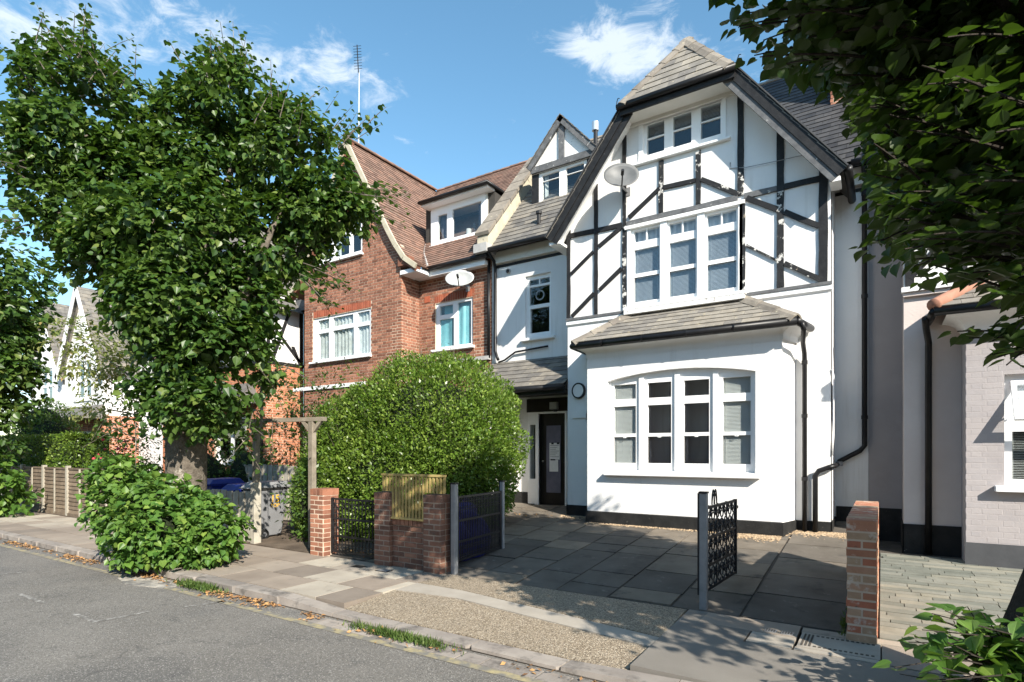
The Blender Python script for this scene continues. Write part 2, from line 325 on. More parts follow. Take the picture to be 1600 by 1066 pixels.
M_drive = pm('drive_slab', [(.3, (.105,.090,.072)), (.7, (.175,.152,.124))], 1.8, .92, 70, .4, .006, rand=[(0, (.66,.67,.70)), (.6, (1,1,1)), (1, (1.35,1.28,1.18))], spots=[((.06,.055,.048), 3, .56, .72), ((.20,.185,.16), 7, .62, .74)])
M_paver = pm('stone_paver', [(.3, (.165,.165,.14)), (.7, (.235,.232,.20))], 4, .92, 70, .4, .006, rand=[(0, (.72,.76,.74)), (.6, (1,1,.98)), (1, (1.2,1.15,1.06))])
M_joint = pm('dirt_joint', [(.3, (.05,.042,.034)), (.7, (.10,.085,.07))], 5, .97, 60, .5, .008)
M_soil = pm('garden_soil', [(.3, (.07,.052,.038)), (.7, (.15,.115,.085))], 3, .97, 50, .7, .02)
M_gravel = pm('tan_gravel', [(.3, (.28,.21,.13)), (.7, (.46,.36,.25))], 9, .95, 60, .3, .005, rand=[(0, (.65,.62,.6)), (1, (1.25,1.2,1.15))])
M_white_line = pm('worn_road_paint', [(.46, (.135,.127,.115)), (.72, (.40,.385,.36))], 17, .9, 120, .4, .004)
M_yel_line = pm('worn_yellow_paint', [(.42, (.17,.16,.14)), (.68, (.36,.30,.16))], 9, .9, 120, .4, .004)
M_dust = pm('pale_sand_dust', [(.38, (.13,.125,.118)), (.66, (.42,.385,.33))], 6, .97, 120, .4, .004)
M_litter = pm('dry_leaf', [(.3, (.28,.14,.06)), (.7, (.42,.25,.11))], 30, .8, 40, 0, rand=[(0, (.55,.5,.5)), (.5, (1,1,1)), (1, (1.3,1.35,1.2))])
M_alu = pm('aluminium', [(.3, (.55,.56,.57)), (.7, (.65,.66,.67))], 9, .35, 40, 0, metal=.8)
# exposed aggregate of the crossover
m, nt, b = nmat('exposed_aggregate')
vo = nd(nt, 'ShaderNodeTexVoronoi'); vo.inputs['Scale'].default_value = 95; g = nd(nt, 'ShaderNodeNewGeometry'); nt.links.new(g.outputs['Position'], vo.inputs['Vector'])
hsv = nd(nt, 'ShaderNodeSeparateColor'); nt.links.new(vo.outputs['Color'], hsv.inputs[0])
col = ramp(nt, hsv.outputs[0], [(0, (.11,.083,.055)), (.4, (.25,.195,.13)), (.8, (.36,.29,.205)), (1, (.52,.45,.35))])
col = mixc_(nt, maprange(nt, noise(nt, 1.5), .35, .75, 0, .35), col, (.20,.17,.13))
nt.links.new(col, b.inputs['Base Color']); b.inputs['Roughness'].default_value = .95; bump(nt, b, vo.outputs['Distance'], .9, .01); M_aggr = m
# glass
def glassm(name, tint, base):
    m, nt, b = nmat(name); nt.nodes.remove(b)
    tr = nd(nt, 'ShaderNodeBsdfTransparent'); tr.inputs[0].default_value = (*tint, 1)
    gl = nd(nt, 'ShaderNodeBsdfGlossy'); gl.inputs['Roughness'].default_value = .02; gl.inputs['Color'].default_value = (1, 1, 1, 1)
    fr = nd(nt, 'ShaderNodeFresnel'); ge = nd(nt, 'ShaderNodeNewGeometry'); nt.links.new(maprange(nt, ge.outputs['Backfacing'], 0, 1, base, 1/base), fr.inputs['IOR'])
    mx = nd(nt, 'ShaderNodeMixShader'); nt.links.new(fr.outputs[0], mx.inputs[0]); nt.links.new(tr.outputs[0], mx.inputs[1]); nt.links.new(gl.outputs[0], mx.inputs[2])
    nt.links.new(mx.outputs[0], nt.nodes['Material Output'].inputs[0]); return m
M_glass = glassm('window_glass', (.88, .90, .90), 1.55)
# leaves: diffuse + translucent + sheen
def leafm(name, cols, trans, rough=.45, tw=.45):
    m, nt, b = nmat(name)
    c = ramp(nt, rndval(nt), cols)
    c = mixc_(nt, maprange(nt, noise(nt, 6, 3), .3, .75, 0, .5), c, tuple(q*.6 for q in cols[0][1]))
    c = mixc_(nt, maprange(nt, noise(nt, 1.3, 4), .45, .70, 0, .22), c, tuple(q*1.15 for q in cols[-1][1]))
    nt.links.new(c, b.inputs['Base Color']); b.inputs['Roughness'].default_value = rough; b.inputs['Specular IOR Level'].default_value = .35
    t = nd(nt, 'ShaderNodeBsdfTranslucent'); t.inputs[0].default_value = (*trans, 1)
    mx = nd(nt, 'ShaderNodeMixShader'); mx.inputs[0].default_value = tw
    nt.links.new(b.outputs[0], mx.inputs[1]); nt.links.new(t.outputs[0], mx.inputs[2]); nt.links.new(mx.outputs[0], nt.nodes['Material Output'].inputs[0]); return m
M_leaf = leafm('lime_leaf', [(0, (.024,.058,.012)), (.5, (.044,.100,.018)), (.85, (.085,.155,.028)), (1, (.17,.22,.05))], (.11,.21,.02), .40, .28)
M_leaf_dk = leafm('lime_leaf_painted_shade', [(0, (.017,.038,.007)), (.5, (.030,.062,.010)), (.9, (.045,.082,.015)), (1, (.09,.13,.025))], (.075,.15,.012), .45, .28)  # lime leaf darkened in colour to stand for shade under the upper crown
M_leaf_sh = leafm('lime_sucker_leaf', [(0, (.05,.125,.022)), (.5, (.085,.18,.032)), (.85, (.13,.235,.042)), (1, (.22,.31,.06))], (.14,.26,.025), .42, .3)
M_privet = leafm('privet_leaf', [(0, (.055,.105,.014)), (.5, (.105,.19,.023)), (.85, (.17,.265,.036)), (1, (.27,.34,.07))], (.20,.32,.03), .34, .3)
M_laurel = leafm('shrub_leaf', [(0, (.05,.10,.018)), (.5, (.075,.145,.026)), (1, (.14,.21,.045))], (.14,.24,.03), .4, .3)
M_pale = leafm('pale_tree_leaf', [(0, (.12,.16,.04)), (.5, (.18,.225,.06)), (.9, (.25,.28,.09)), (1, (.34,.22,.08))], (.24,.30,.06), .5, .35)
M_core = pm('painted_inner_shade', [(.3, (.010,.016,.006)), (.7, (.022,.032,.011))], 14, .95, 30, .8, .05)  # dark colour stands in for the shade inside the foliage
M_rose = pm('rose_petals', [(.3, (.45,.03,.06)), (.7, (.6,.08,.10))], 10, .6, 40, 0)
M_grass = leafm('verge_grass', [(0, (.05,.10,.02)), (.5, (.09,.16,.03)), (1, (.17,.22,.06))], (.13,.2,.03), .6, .3)
# ------------------------------------------------------------------ piece generators
def chamfer_box(name):
    """unit box whose front (-y) edges are eased: 20 faces, shared by every single brick"""
    e = .03; v = []; 
    for y, k in ((.5, .5), (-.3, .5), (-.5, .5-e)):
        kz = .5 if k == .5 else .5-e*2.2
        v += [(-k, y, -kz), (k, y, -kz), (k, y, kz), (-k, y, kz)]
    f = [(8, 9, 10, 11), (3, 2, 1, 0)]
    for r in (0, 4):
        for i in range(4): f.append((r+i, r+(i+1) % 4, r+4+(i+1) % 4, r+4+i))
    me = bpy.data.meshes.new(name); me.from_pydata(v, [], f); me.update(); return me
def unit_of(name, m):
    me = chamfer_box(name); me.materials.append(m); return me
def plain_of(name, m):
    me = unit_box(name); me.materials.append(m); return me
def isub(iv, cuts):
    for (a, b) in cuts:
        out = []
        for (p, q) in iv:
            if b <= p or a >= q: out.append((p, q)); continue
            if a > p: out.append((p, a))
            if b < q: out.append((b, q))
        iv = out
    return iv
def bricks(parent, T, t0, t1, interval, m, cap=0, proud=.007, depth=.05, bond='flemish', course=.075, L=.215, joint=.015, name='brick', rest='brickwork', s_origin=0.0, jit=.0015):
    Hb = course-joint; items = []; row = 0; t = t0
    while t + Hb*.5 < t1:
        tc = t+course/2
        for (a, b) in interval(tc):
            if bond == 'flemish': pat = [L, (L-joint)/2]; per = L+(L-joint)/2+2*joint; off = 0 if row % 2 == 0 else per/2
            elif bond == 'header': pat = [(L-joint)/2]; per = pat[0]+joint; off = 0 if row % 2 == 0 else per/2
            else: pat = [L]; per = L+joint; off = 0 if row % 2 == 0 else per/2
            k = math.floor((a-s_origin-off)/per)-1; s = s_origin+off+k*per; i = 0
            while s < b:
                w = pat[i % len(pat)]; p, q = max(s, a), min(s+w, b)
                if q-p > .03: items.append(((p+q)/2, tc, q-p, Hb))
                s += w+joint; i += 1
        t += course; row += 1
    o = Vector(T(0, 0, 0)); ds = Vector(T(1, 0, 0))-o; dt = Vector(T(0, 1, 0))-o; dn = Vector(T(0, 0, 1))-o
    cen = [Vector(T(s, tt, 0)) for s, tt, _, _ in items]
    order = sorted(range(len(items)), key=lambda i: (cen[i]-Vector(CAM)).length)
    single = set(order[:cap]); mb = MB(); me = unit_of('brick', m) if cap else None
    for i, (s, tt, w, h) in enumerate(items):
        pr = proud+random.uniform(-jit, jit); c = cen[i]+dn*(depth/2-pr)
        if i in single:
            piece(name, me, parent, axes(c, ds*w, dn*depth, dt*h))
        else:
            a, n2, b2 = ds*(w/2), dn*(depth/2), dt*(h/2)
            mb.add([c-a-n2-b2, c+a-n2-b2, c+a-n2+b2, c-a-n2+b2, c-a+n2-b2, c+a+n2-b2, c+a+n2+b2, c-a+n2+b2], [(0,1,2,3),(0,4,5,1),(1,5,6,2),(2,6,7,3),(3,7,4,0)])
    if mb.v: mb.obj(rest, m, parent, kind='stuff', fix=False)
def slates(parent, O, a, b, Lr, interval, w, g, m, cap=0, th=.012, name='slate', rest='slating', lift=.0, gap=.004, stagger=True, jit=.003):
    """roof pieces in rows: O eaves corner, a along the eaves, b up the slope; interval(t) gives the runs of the row"""
    O, a, b = Vector(O), Vector(a).normalized(), Vector(b).normalized(); n = a.cross(b)
    if n.z < 0: n = -n
    items = []; row = 0; t = 0
    while t < Lr-.02:
        g2 = min(g, Lr-t)
        for (p, q) in interval(t+g2/2):
            s = math.floor(p/w)*w-(w/2 if (row % 2 and stagger) else 0)
            while s < q:
                s0, s1 = max(s, p), min(s+w-gap, q)
                if s1-s0 > .03: items.append((s0, s1, t+random.uniform(-jit, jit), t+g2*1.12))
                s += w
        t += g; row += 1
    cen = [O+a*((i[0]+i[1])/2)+b*((i[2]+i[3])/2) for i in items]
    order = sorted(range(len(items)), key=lambda i: (cen[i]-Vector(CAM)).length); single = set(order[:cap])
    me = plain_of(name, m) if cap else None; mb = MB()
    for i, (s0, s1, t0, t1) in enumerate(items):
        lo = cen[i]*0+O+a*((s0+s1)/2)+b*t0+n*(lift+th*1.15+random.uniform(0, .003)); hi = O+a*((s0+s1)/2)+b*t1+n*lift
        bb = hi-lo; nn = a.cross(bb).normalized(); nn = nn if nn.z > 0 else -nn
        c = (lo+hi)/2
        if i in single: piece(name, me, parent, axes(c, a*(s1-s0), bb, nn*th))
        else:
            A, B, N = a*((s1-s0)/2), bb/2, nn*(th/2)
            mb.hexa([c-A-B-N, c+A-B-N, c+A+B-N, c-A+B-N, c-A-B+N, c+A-B+N, c+A+B+N, c-A+B+N])
    if mb.v: mb.obj(rest, m, parent, kind='stuff', fix=False)
def ridge_tiles(parent, p, q, m, n, w=.13, h=.05, name='ridge_tile'):
    p, q = Vector(p), Vector(q); d = (q-p)/n
    for i in range(n):
        a = p+d*(i-.04); b = p+d*(i+1)
        x = d.cross(Vector((0,0,1))).normalized(); up = x.cross(d).normalized()
        up = up if up.z > 0 else -up; l = .012
        prof = [(-w, -h*1.6), (-w*.5, -h*.2), (0, h*.5), (w*.5, -h*.2), (w, -h*1.6)]
        v = []
        for e, ex in ((a, l), (b, 0)):
            for (s, t) in prof: v.append(e+x*s+up*(t+ex))
            for (s, t) in reversed(prof): v.append(e+x*s*.86+up*(t+ex-.022))
        k = 10; f = [(i2, (i2+1) % k, (i2+1) % k+k, i2+k) for i2 in range(k)]+[tuple(range(k-1, -1, -1)), tuple(range(k, 2*k))]
        MB().add(v, f).obj(name, m, parent)
def window(parent, outer, panes, y, m, depth=.07, recess=.0, sill=None, room=.9, glass=.035, bars=(), blind=None, name='window', sash=None, roomcol=None, T=None):
    """frame with one hole per pane; glass panes, bars, sill, dark room behind; blind: list of (kind, x0, x1, z0, z1)"""
    yf = y+recess
    w = MB().plate(outer, [rect(*p) for p in panes], TY(yf), depth)
    xs = [p[0] for p in outer]; zs = [p[1] for p in outer]
    fr = w.obj(name, m, parent)
    for (x0, x1, z0, z1) in bars: MB().box(x0, x1, yf+.008, yf+glass+.016, z0, z1).obj('glazing_bar', m, fr)
    for k, (x0, x1, z0, z1) in enumerate(panes):
        MB().box(x0-.004, x1+.004, yf+glass, yf+glass+.005, z0-.004, z1+.004).obj('pane', M_glass, fr)
    for (x0, x1, z0, z1, dy) in (sash or []):
        b = MB(); t = .028; b.plate(rect(x0-t, x1+t, z0-t, z1+t), [rect(x0, x1, z0, z1)], TY(yf+dy), .03, back=True); b.obj('sash_frame', m, fr)
    if sill:
        x0, x1, z0, z1, pr = sill
        s = MB().hexa([(x0, yf-pr, z0), (x1, yf-pr, z0), (x1, yf+.03, z0), (x0, yf+.03, z0), (x0, yf-pr, z1-.012), (x1, yf-pr, z1-.012), (x1, yf+.03, z1), (x0, yf+.03, z1)]).obj('sill', m, fr); bevel_obj(s, .006)
    if room:
        x0, x1, z0, z1 = min(xs)+.01, max(xs)-.01, min(zs)+.01, max(zs)-.01; y0 = yf+depth; y1 = y0+room; e = .25
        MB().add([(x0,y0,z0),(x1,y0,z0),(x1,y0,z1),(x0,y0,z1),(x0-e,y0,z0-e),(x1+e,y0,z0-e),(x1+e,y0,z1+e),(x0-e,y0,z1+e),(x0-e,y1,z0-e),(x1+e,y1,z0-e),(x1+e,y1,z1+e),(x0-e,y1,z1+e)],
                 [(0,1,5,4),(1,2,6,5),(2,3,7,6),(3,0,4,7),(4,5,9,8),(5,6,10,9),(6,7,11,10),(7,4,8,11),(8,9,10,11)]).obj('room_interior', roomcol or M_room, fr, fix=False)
    for bl in (blind or []):
        kind, x0, x1, z0, z1, yo = bl[:6]
        if kind == 'slats':
            b = MB(); z = z0; ang = bl[6] if len(bl) > 6 else .6; hw = .0125
            while z < z1:
                dy, dz = hw*math.cos(ang), hw*math.sin(ang)
                b.add([(x0, yf+yo-dy, z-dz), (x1, yf+yo-dy, z-dz), (x1, yf+yo+dy, z+dz), (x0, yf+yo+dy, z+dz)], [(0,1,2,3)]); z += .022
            for xx in (x0+.08, x1-.08): b.box(xx-.003, xx+.003, yf+yo-.014, yf+yo-.011, z0, z1)
            b.box(x0, x1, yf+yo-.02, yf+yo+.02, z1-.02, z1+.02)
            b.obj('venetian_blind', bl[7] if len(bl) > 7 else M_blind, fr, kind='stuff', fix=False)
        else:      # curtain: a wavy sheet
            n = max(8, int((x1-x0)/.02)); v = []; f = []
            ph = random.random()*6; k = bl[7] if len(bl) > 7 else 55
            for i in range(n+1):
                x = x0+(x1-x0)*i/n; yy = yf+yo+.018*math.sin(x*k+ph)+.01*math.sin(x*k*.37+1)
                v += [(x, yy, z0), (x, yy+.006*math.sin(x*40), z1)]
            for i in range(n): f.append((2*i, 2*i+2, 2*i+3, 2*i+1))
            MB().add(v, f).obj('curtain', bl[6], fr, smooth=True)
    return fr
# ------------------------------------------------------------------ foliage
HEART = np.array([(0,0,0),(0,1.08,-.17),(-.28,-.10,.03),(-.49,.12,.09),(-.50,.40,.11),(-.33,.68,.04),(-.10,.91,-.07),(.28,-.10,.03),(.49,.12,.09),(.50,.40,.11),(.33,.68,.04),(.10,.91,-.07)], float)
HEART[:, 1] -= .0
HEART_F = [(0, 1, 6, 5, 4, 3, 2), (0, 7, 8, 9, 10, 11, 1)]
BLADE = np.array([(0,0,0),(.26,.45,.05),(0,1,-.08),(-.26,.45,.05)], float); BLADE_F = [(0,1,2,3)]
LANCE = np.array([(0,0,0),(.16,.35,.03),(0,1,-.14),(-.16,.35,.03)], float); LANCE_F = [(0,1,2,3)]
def unit(a): return a/np.maximum(np.linalg.norm(a, axis=-1, keepdims=True), 1e-9)
def raw_mesh(name, V, faces, k):
    me = bpy.data.meshes.new(name); nf = len(faces)
    me.vertices.add(len(V)); me.vertices.foreach_set('co', V.astype(np.float32).ravel())
    me.loops.add(nf*k); me.loops.foreach_set('vertex_index', faces.astype(np.int32).ravel())
    me.polygons.add(nf); me.polygons.foreach_set('loop_start', np.arange(0, nf*k, k, dtype=np.int32))
    me.update(calc_edges=True); return me
def leaves(parent, P, N, T, S, shape, m, cap=0, name='leaf', rest='crown', wid=1.0):
    base, F0 = {'heart': (HEART, HEART_F), 'blade': (BLADE, BLADE_F), 'lance': (LANCE, LANCE_F)}[shape]
    base = base*np.array([wid, 1, 1])
    y = unit(T); z = unit(N-(N*y).sum(1, keepdims=True)*y); x = np.cross(y, z)
    order = np.argsort(((P-CAM)**2).sum(1)); single = order[:cap]; other = order[cap:]
    if cap:
        me = bpy.data.meshes.new(name); me.from_pydata([tuple(q) for q in base], [], F0); me.update(); me.materials.append(m)
        for i in single:
            piece(name, me, parent, axes(P[i], x[i]*S[i], y[i]*S[i], z[i]*S[i]))
    w = np.array(wloc(parent)); Pn, xn, yn, zn, Sn = P[other]-w, x[other], y[other], z[other], S[other]
    V = Pn[:, None, :]+Sn[:, None, None]*(xn[:, None, :]*base[None, :, 0:1]+yn[:, None, :]*base[None, :, 1:2]+zn[:, None, :]*base[None, :, 2:3])
    nb = len(base); k = len(F0[0]); Fa = np.array(F0)[None]+(np.arange(len(other))*nb)[:, None, None]
    me = raw_mesh(rest, V.reshape(-1, 3), Fa.reshape(-1, k), k)
    return link(rest, me, m, parent, kind='stuff')
def rand_dirs(n):
    return unit(rng.normal(size=(n, 3)))
def twig_leaves(lobes, nclus, per, size, spread=.30, upbias=.25, inner=.62, zmin=None, side=.09, keep=None, clump=0):
    """leaves set along short twigs that leave the surface of a set of lobes"""
    P = []; N = []; T = []; S = []
    wts = np.array([l[2] if len(l) > 2 else l[1][0]*l[1][1]+l[1][1]*l[1][2] for l in lobes]); wts = wts/wts.sum()
    ids = rng.choice(len(lobes), nclus, p=wts)
    for li, (c, r, *_) in enumerate(lobes):
        n = int((ids == li).sum())
        if not n: continue
        d = rand_dirs(n); rad = inner+(1.0-inner)*rng.random(n)**.55
        base = np.array(c)+d*np.array(r)*rad[:, None]
        if clump:       # leaf sprays gather in clumps with gaps between
            q = base*clump; f = np.sin(q[:, 0]*1.3+q[:, 2]*.7+.5)*np.sin(q[:, 1]*1.2-q[:, 0]*.5+1.1)+np.sin(q[:, 2]*1.5+q[:, 1]*.6)*.8+rng.normal(size=n)*.25
            kk = f > -.55; base, d = base[kk], d[kk]; n = int(kk.sum())
        o = unit(d/np.array(r)); ax = unit(o*.75+np.array([0, 0, upbias])+rng.normal(size=(n, 3))*.42)
        ln = spread*(.6+.9*rng.random(n))
        for j in range(per):
            f = (j+.5)/per
            sd = unit(np.cross(ax, rng.normal(size=(n, 3))))
            p = base+ax*(ln*f)[:, None]+sd*(side*(.4+rng.random(n)))[:, None]*(1.1-.4*f)
            p[:, 2] -= .10*f*f*spread/.3
            t = unit(ax*.55+sd*.75+np.array([0, 0, -.42])+rng.normal(size=(n, 3))*.28)
            nn = unit(np.array([0, 0, .85])+o*.55+rng.normal(size=(n, 3))*.38)
            P.append(p); N.append(nn); T.append(t); S.append(size*(.6+.75*rng.random(n))*(1.12-.35*f))
    P, N, T, S = np.concatenate(P), np.concatenate(N), np.concatenate(T), np.concatenate(S)
    if zmin is not None:
        k = P[:, 2] > zmin; P, N, T, S = P[k], N[k], T[k], S[k]
    if keep is not None:
        k = keep(P); P, N, T, S = P[k], N[k], T[k], S[k]
    return P, N, T, S
def cat(*sets): return tuple(np.concatenate(q) for q in zip(*sets))
def shoots(bases, axes_, lengths, per, size, droop=.2):
    """upright or arching shoots with alternate leaves; returns leaves and the shoot paths"""
    P = []; N = []; T = []; S = []; paths = []
    for b, a, L in zip(bases, axes_, lengths):
        a = np.array(a)/np.linalg.norm(a); b = np.array(b); ph = rng.random()*6; pts = []
        for j in range(per+1):
            f = j/per; c = b+a*L*f; c = c+np.array([0, 0, -droop*L*f*f]); pts.append(tuple(c))
            if j == 0: continue
            sd = np.array([math.cos(ph+j*2.4), math.sin(ph+j*2.4), .15]); sd -= a*(sd@a)*.8; sd /= np.linalg.norm(sd)
            s = size*(.65+.6*rng.random())*(1.15-.55*f)
            P.append(c+sd*.03); T.append(sd+a*.35+np.array([0, 0, -.35])+rng.normal(size=3)*.2); N.append(np.array([0, 0, 1.0])+rng.normal(size=3)*.3); S.append(s)
        paths.append(pts)
    return (np.array(P), np.array(N), unit(np.array(T)), np.array(S)), paths
def trunk_mesh(path, radii, n=14, rough=.06):
    mb = MB().tube(path, radii, n); 
    for i, v in enumerate(mb.v):
        mb.v[i] = (v[0]+random.uniform(-1, 1)*rough*.3, v[1]+random.uniform(-1, 1)*rough*.3, v[2])
    return mb
def blob(c, r, sub=3, amp=.08, seed=0):
    bm = bmesh.new(); bmesh.ops.create_icosphere(bm, subdivisions=sub, radius=1)
    rs = np.random.default_rng(seed); k = rs.normal(size=(5, 3))*2.2; p = rs.random(5)*6
    for v in bm.verts:
        q = np.array(v.co); d = 1+amp*sum(math.sin(float(k[i]@q)+p[i]) for i in range(5))/2
        v.co = Vector(q*d*np.array(r))+Vector(c)
    mb = MB(); bm.verts.index_update(); mb.add([tuple(v.co) for v in bm.verts], [tuple(v.index for v in f.verts) for f in bm.faces]); bm.free(); return mb
# ------------------------------------------------------------------ ground and street
KY = 3.97                       # kerb face
def drive_z(x, y): return .095*(y-6.0) if y > 6 else 0.0
def nb_z(x, y): return .043*(y-6.0) if y > 6 else 0.0
tag(MB().add([(-900,-900,-.14),(900,-900,-.14),(900,900,-.14),(-900,900,-.14)], [(0,1,2,3)]).obj('ground', M_soil), kind='structure')
tag(MB().add([(-160,-9,-.10),(90,-9,-.10),(90,KY+.02,-.10),(-160,KY+.02,-.10)], [(0,1,2,3)]).obj('road', M_asph), kind='structure')
road = bpy.data.objects['road']
def sheet(name, poly, z, m, parent=None, kind=None, th=.05):
    return tag(MB().prismz(poly, z-th if not callable(z) else (lambda x, y: z(x, y)-th), z).obj(name, m, parent), kind=kind)
# worn paint on the road
def stripe(name, a, b, w, m, z=-.096):
    a, b = Vector((*a, 0)), Vector((*b, 0)); d = (b-a).normalized(); x = Vector((-d.y, d.x, 0))*w/2
    return MB().add([(*(p[:2]), z) for p in (a-x, b-x, b+x, a+x)], [(0,1,2,3)]).obj(name, m, road)
for a, b in [((-8.95,2.55),(-8.15,2.55)), ((-7.32,2.56),(-6.81,2.56)), ((-6.80,2.53),(-6.74,3.05)), ((-6.62,3.32),(-6.44,3.82)), ((-11.4,2.6),(-10.5,2.6)), ((-10.6,2.75),(-10.45,3.2))]:
    stripe('bay_marking', a, b, .055, M_white_line)
stripe('yellow_line', (-20, 3.70), (2, 3.72), .09, M_yel_line)
# flush stone strip (channel) next to the kerb in front of the crossover
for i in range(16):
    x = -5.1+i*.26
    MB().box(x, x+.24, 3.76, 3.94, -.13, -.094+random.uniform(0, .004)).obj('channel_sett', M_kerb, road)
sheet('sand_patch', [(-8.9,3.62),(-8.4,3.50),(-7.75,3.66),(-7.7,3.86),(-8.2,3.95),(-8.8,3.88)], -.092, M_dust, road, th=.02)
# pavement: bed, slabs, kerb stones
pav = tag(MB().prismz([(-160,KY+.2),(30,KY+.2),(30,6.05),(-160,6.05)], -.14, -.075).obj('pavement', M_joint), kind='structure')
slab_me = plain_of('paving_slab', M_slab)
rows = [(4.20,4.76),(4.775,5.35),(5.365,5.96)]
for r, (y0, y1) in enumerate(rows):
    x = -34.0+(.0, -.33, .1)[r]
    while x < 6:
        w = .665
        xe = min(x+w-.012, -4.93) if x < -4.93 else x+w-.012
        if xe-x > .06 and not (-4.93 <= x < 1.2):
            piece('paving_slab', slab_me, pav, axes(((x+xe)/2, (y0+y1)/2, -.04+random.uniform(-.003, .003)), Vector((xe-x,0,0)), Vector((0,y1-y0-.004,0)), Vector((0,0,.08))))
        x += w
# asphalt and odd slabs right of the crossover
MB().box(-4.9, 1.3, 4.2, 6.06, -.10, -.0745).obj('paving_bed', M_joint, pav)
sheet('asphalt_patch', [(-1.64,4.20),(1.2,4.20),(1.2,5.26),(-1.02,5.26),(-1.02,5.62),(-1.52,6.04),(-1.70,6.04)], -.002, M_asph2, pav)
for (x0, x1, y0, y1, m) in [(-1.0,-.64,5.28,5.60,M_conc), (-.62,-.02,5.28,5.36,M_conc), (-.62,.6,5.84,5.98,M_slab), (.0,.6,5.28,5.82,M_slab), (.62,1.2,5.28,5.98,M_slab), (-1.50,-.64,5.62,6.02,M_slab)]:
    MB().box(x0, x1, y0, y1, -.04, random.uniform(-.003, .001)).obj('paving_slab', m, pav)
cv = root('inspection_cover', 'long concrete inspection cover with ribbed edge beside mixed brick pier', 'cover', (-.31, 5.6, 0))
MB().box(-.61, -.01, 5.37, 5.82, -.04, .002).obj('plate', M_conc, cv)
for i in range(3): MB().box(-.585+i*.03, -.57+i*.03, 5.42, 5.77, .002, .006).obj('rib', M_joint, cv)
for i in range(12):
    for yy in (5.42, 5.74): MB().box(-.49+i*.038, -.468+i*.038, yy, yy+.03, .002, .005).obj('stud', M_joint, cv)
for i, xx in enumerate((-.86, -.72)):
    t = root('vent_grille', ('small dark iron grate nearer the lone steel gate post', 'small dark iron grate nearer the ribbed inspection cover')[i], 'grate', (xx, 5.70, .004))
    MB().box(xx-.05, xx+.05, 5.66, 5.74, -.02, .006).obj('frame', M_steel, t)
    for k in range(4): MB().box(xx-.04+k*.022, xx-.03+k*.022, 5.67, 5.73, .006, .010).obj('bar', M_iron, t)
for i, (xx, yy) in enumerate(((-6.33, 5.66), (-5.82, 5.66))):
    t = root('water_cover', ('small black iron stopcock cover in pavement nearer the small iron gate', 'small grey-lidded stopcock cover in pavement below the slatted trellis')[i], 'cover', (xx, yy, .004))
    MB().box(xx-.11, xx+.11, yy-.07, yy+.07, -.02, .004).obj('frame', M_iron, t)
    MB().box(xx-.085, xx+.085, yy-.05, yy+.05, -.01, .009).obj('lid', M_steel if i else M_iron, t)
# crossover: exposed aggregate in two bays with a pale concrete strip, falling to the dropped kerb
def xz(x, y): return -.055*min(1, max(0, (5.05-y)/.85))
sheet('aggregate_bay', [(-4.92,4.20),(-1.66,4.20),(-1.66,4.72),(-4.05,5.03),(-4.92,4.95)], lambda x, y: xz(x, y)+.000, M_aggr, pav)
sheet('concrete_strip', [(-4.92,4.97),(-4.05,5.05),(-1.66,4.74),(-1.66,4.97),(-4.20,5.36),(-4.92,5.36)], lambda x, y: xz(x, y)+.002, M_conc, pav)
sheet('aggregate_bay', [(-4.92,5.38),(-4.2,5.38),(-1.66,4.99),(-1.72,6.0),(-3.2,5.99),(-4.92,5.99)], lambda x, y: xz(x, y)+.0, M_aggr, pav)
kb = tag(MB().box(-160, 30, KY+.02, KY+.2, -.14, -.09).obj('kerb', M_joint), kind='structure')
kerb_me = unit_of('kerb_stone', M_kerb)
x = -34.0
while x < 5:
    w = .91; mid = x+w/2
    def top(xx): return -.058*min(1, max(0, (xx+5.66)/.85))*min(1, max(0, (-.95-xx)/.75))
    t0, t1 = top(x+.006), top(x+w-.006); y0, y1 = KY+.02, KY+.21; x0, x1 = x+.006, x+w-.006
    if abs(t0-t1) < .001:
        piece('kerb_stone', kerb_me, kb, axes((mid, KY+.115, (t0-.14)/2), Vector((w-.012,0,0)), Vector((0,.19,0)), Vector((0,0,t0+.14))))
    else:
        MB().hexa([(x0,y0,-.14),(x1,y0,-.14),(x1,y1,-.14),(x0,y1,-.14),(x0,y0+.012,t0),(x1,y0+.012,t1),(x1,y1,t1),(x0,y1,t0)]).obj('kerb_stone', M_kerb, kb)
    x += w
# our driveway: bed and slabs (columns and joints as in the photo)
dr = tag(MB().prismz([(-7.75,6.0),(-.27,6.0),(-.27,11.2),(-7.75,11.2)], -.1, lambda x, y: drive_z(x, y)-.014).obj('driveway', M_joint), kind='structure')
sl = Vector((0, 1, .095)).normalized(); nrm = Vector((0, -.095, 1)).normalized(); dme = plain_of('drive_slab', M_drive)
cols = [(-7.7,-6.6,.9),(-6.58,-5.9,.62),(-5.88,-5.2,.75),(-5.18,-4.52,.7),(-4.5,-3.87,.62),(-3.85,-3.29,.98),(-3.27,-2.63,.9),(-2.61,-1.90,.88),(-1.88,-1.2,.68),(-1.18,-.29,.8)]
cuts = {4: [6.0,6.36,7.13,7.76,8.27,8.85,9.5,10.4], 5: [6.0,6.70,7.85,8.28,8.82,9.55,10.4], 6: [6.0,6.37,6.90,7.86,8.30,8.82,9.55,10.4], 7: [6.05,6.45,7.2,8.05,8.45,8.82,9.55,10.4], 3: [6.0,6.36,7.0,7.7,8.1,8.8,9.5,10.4]}
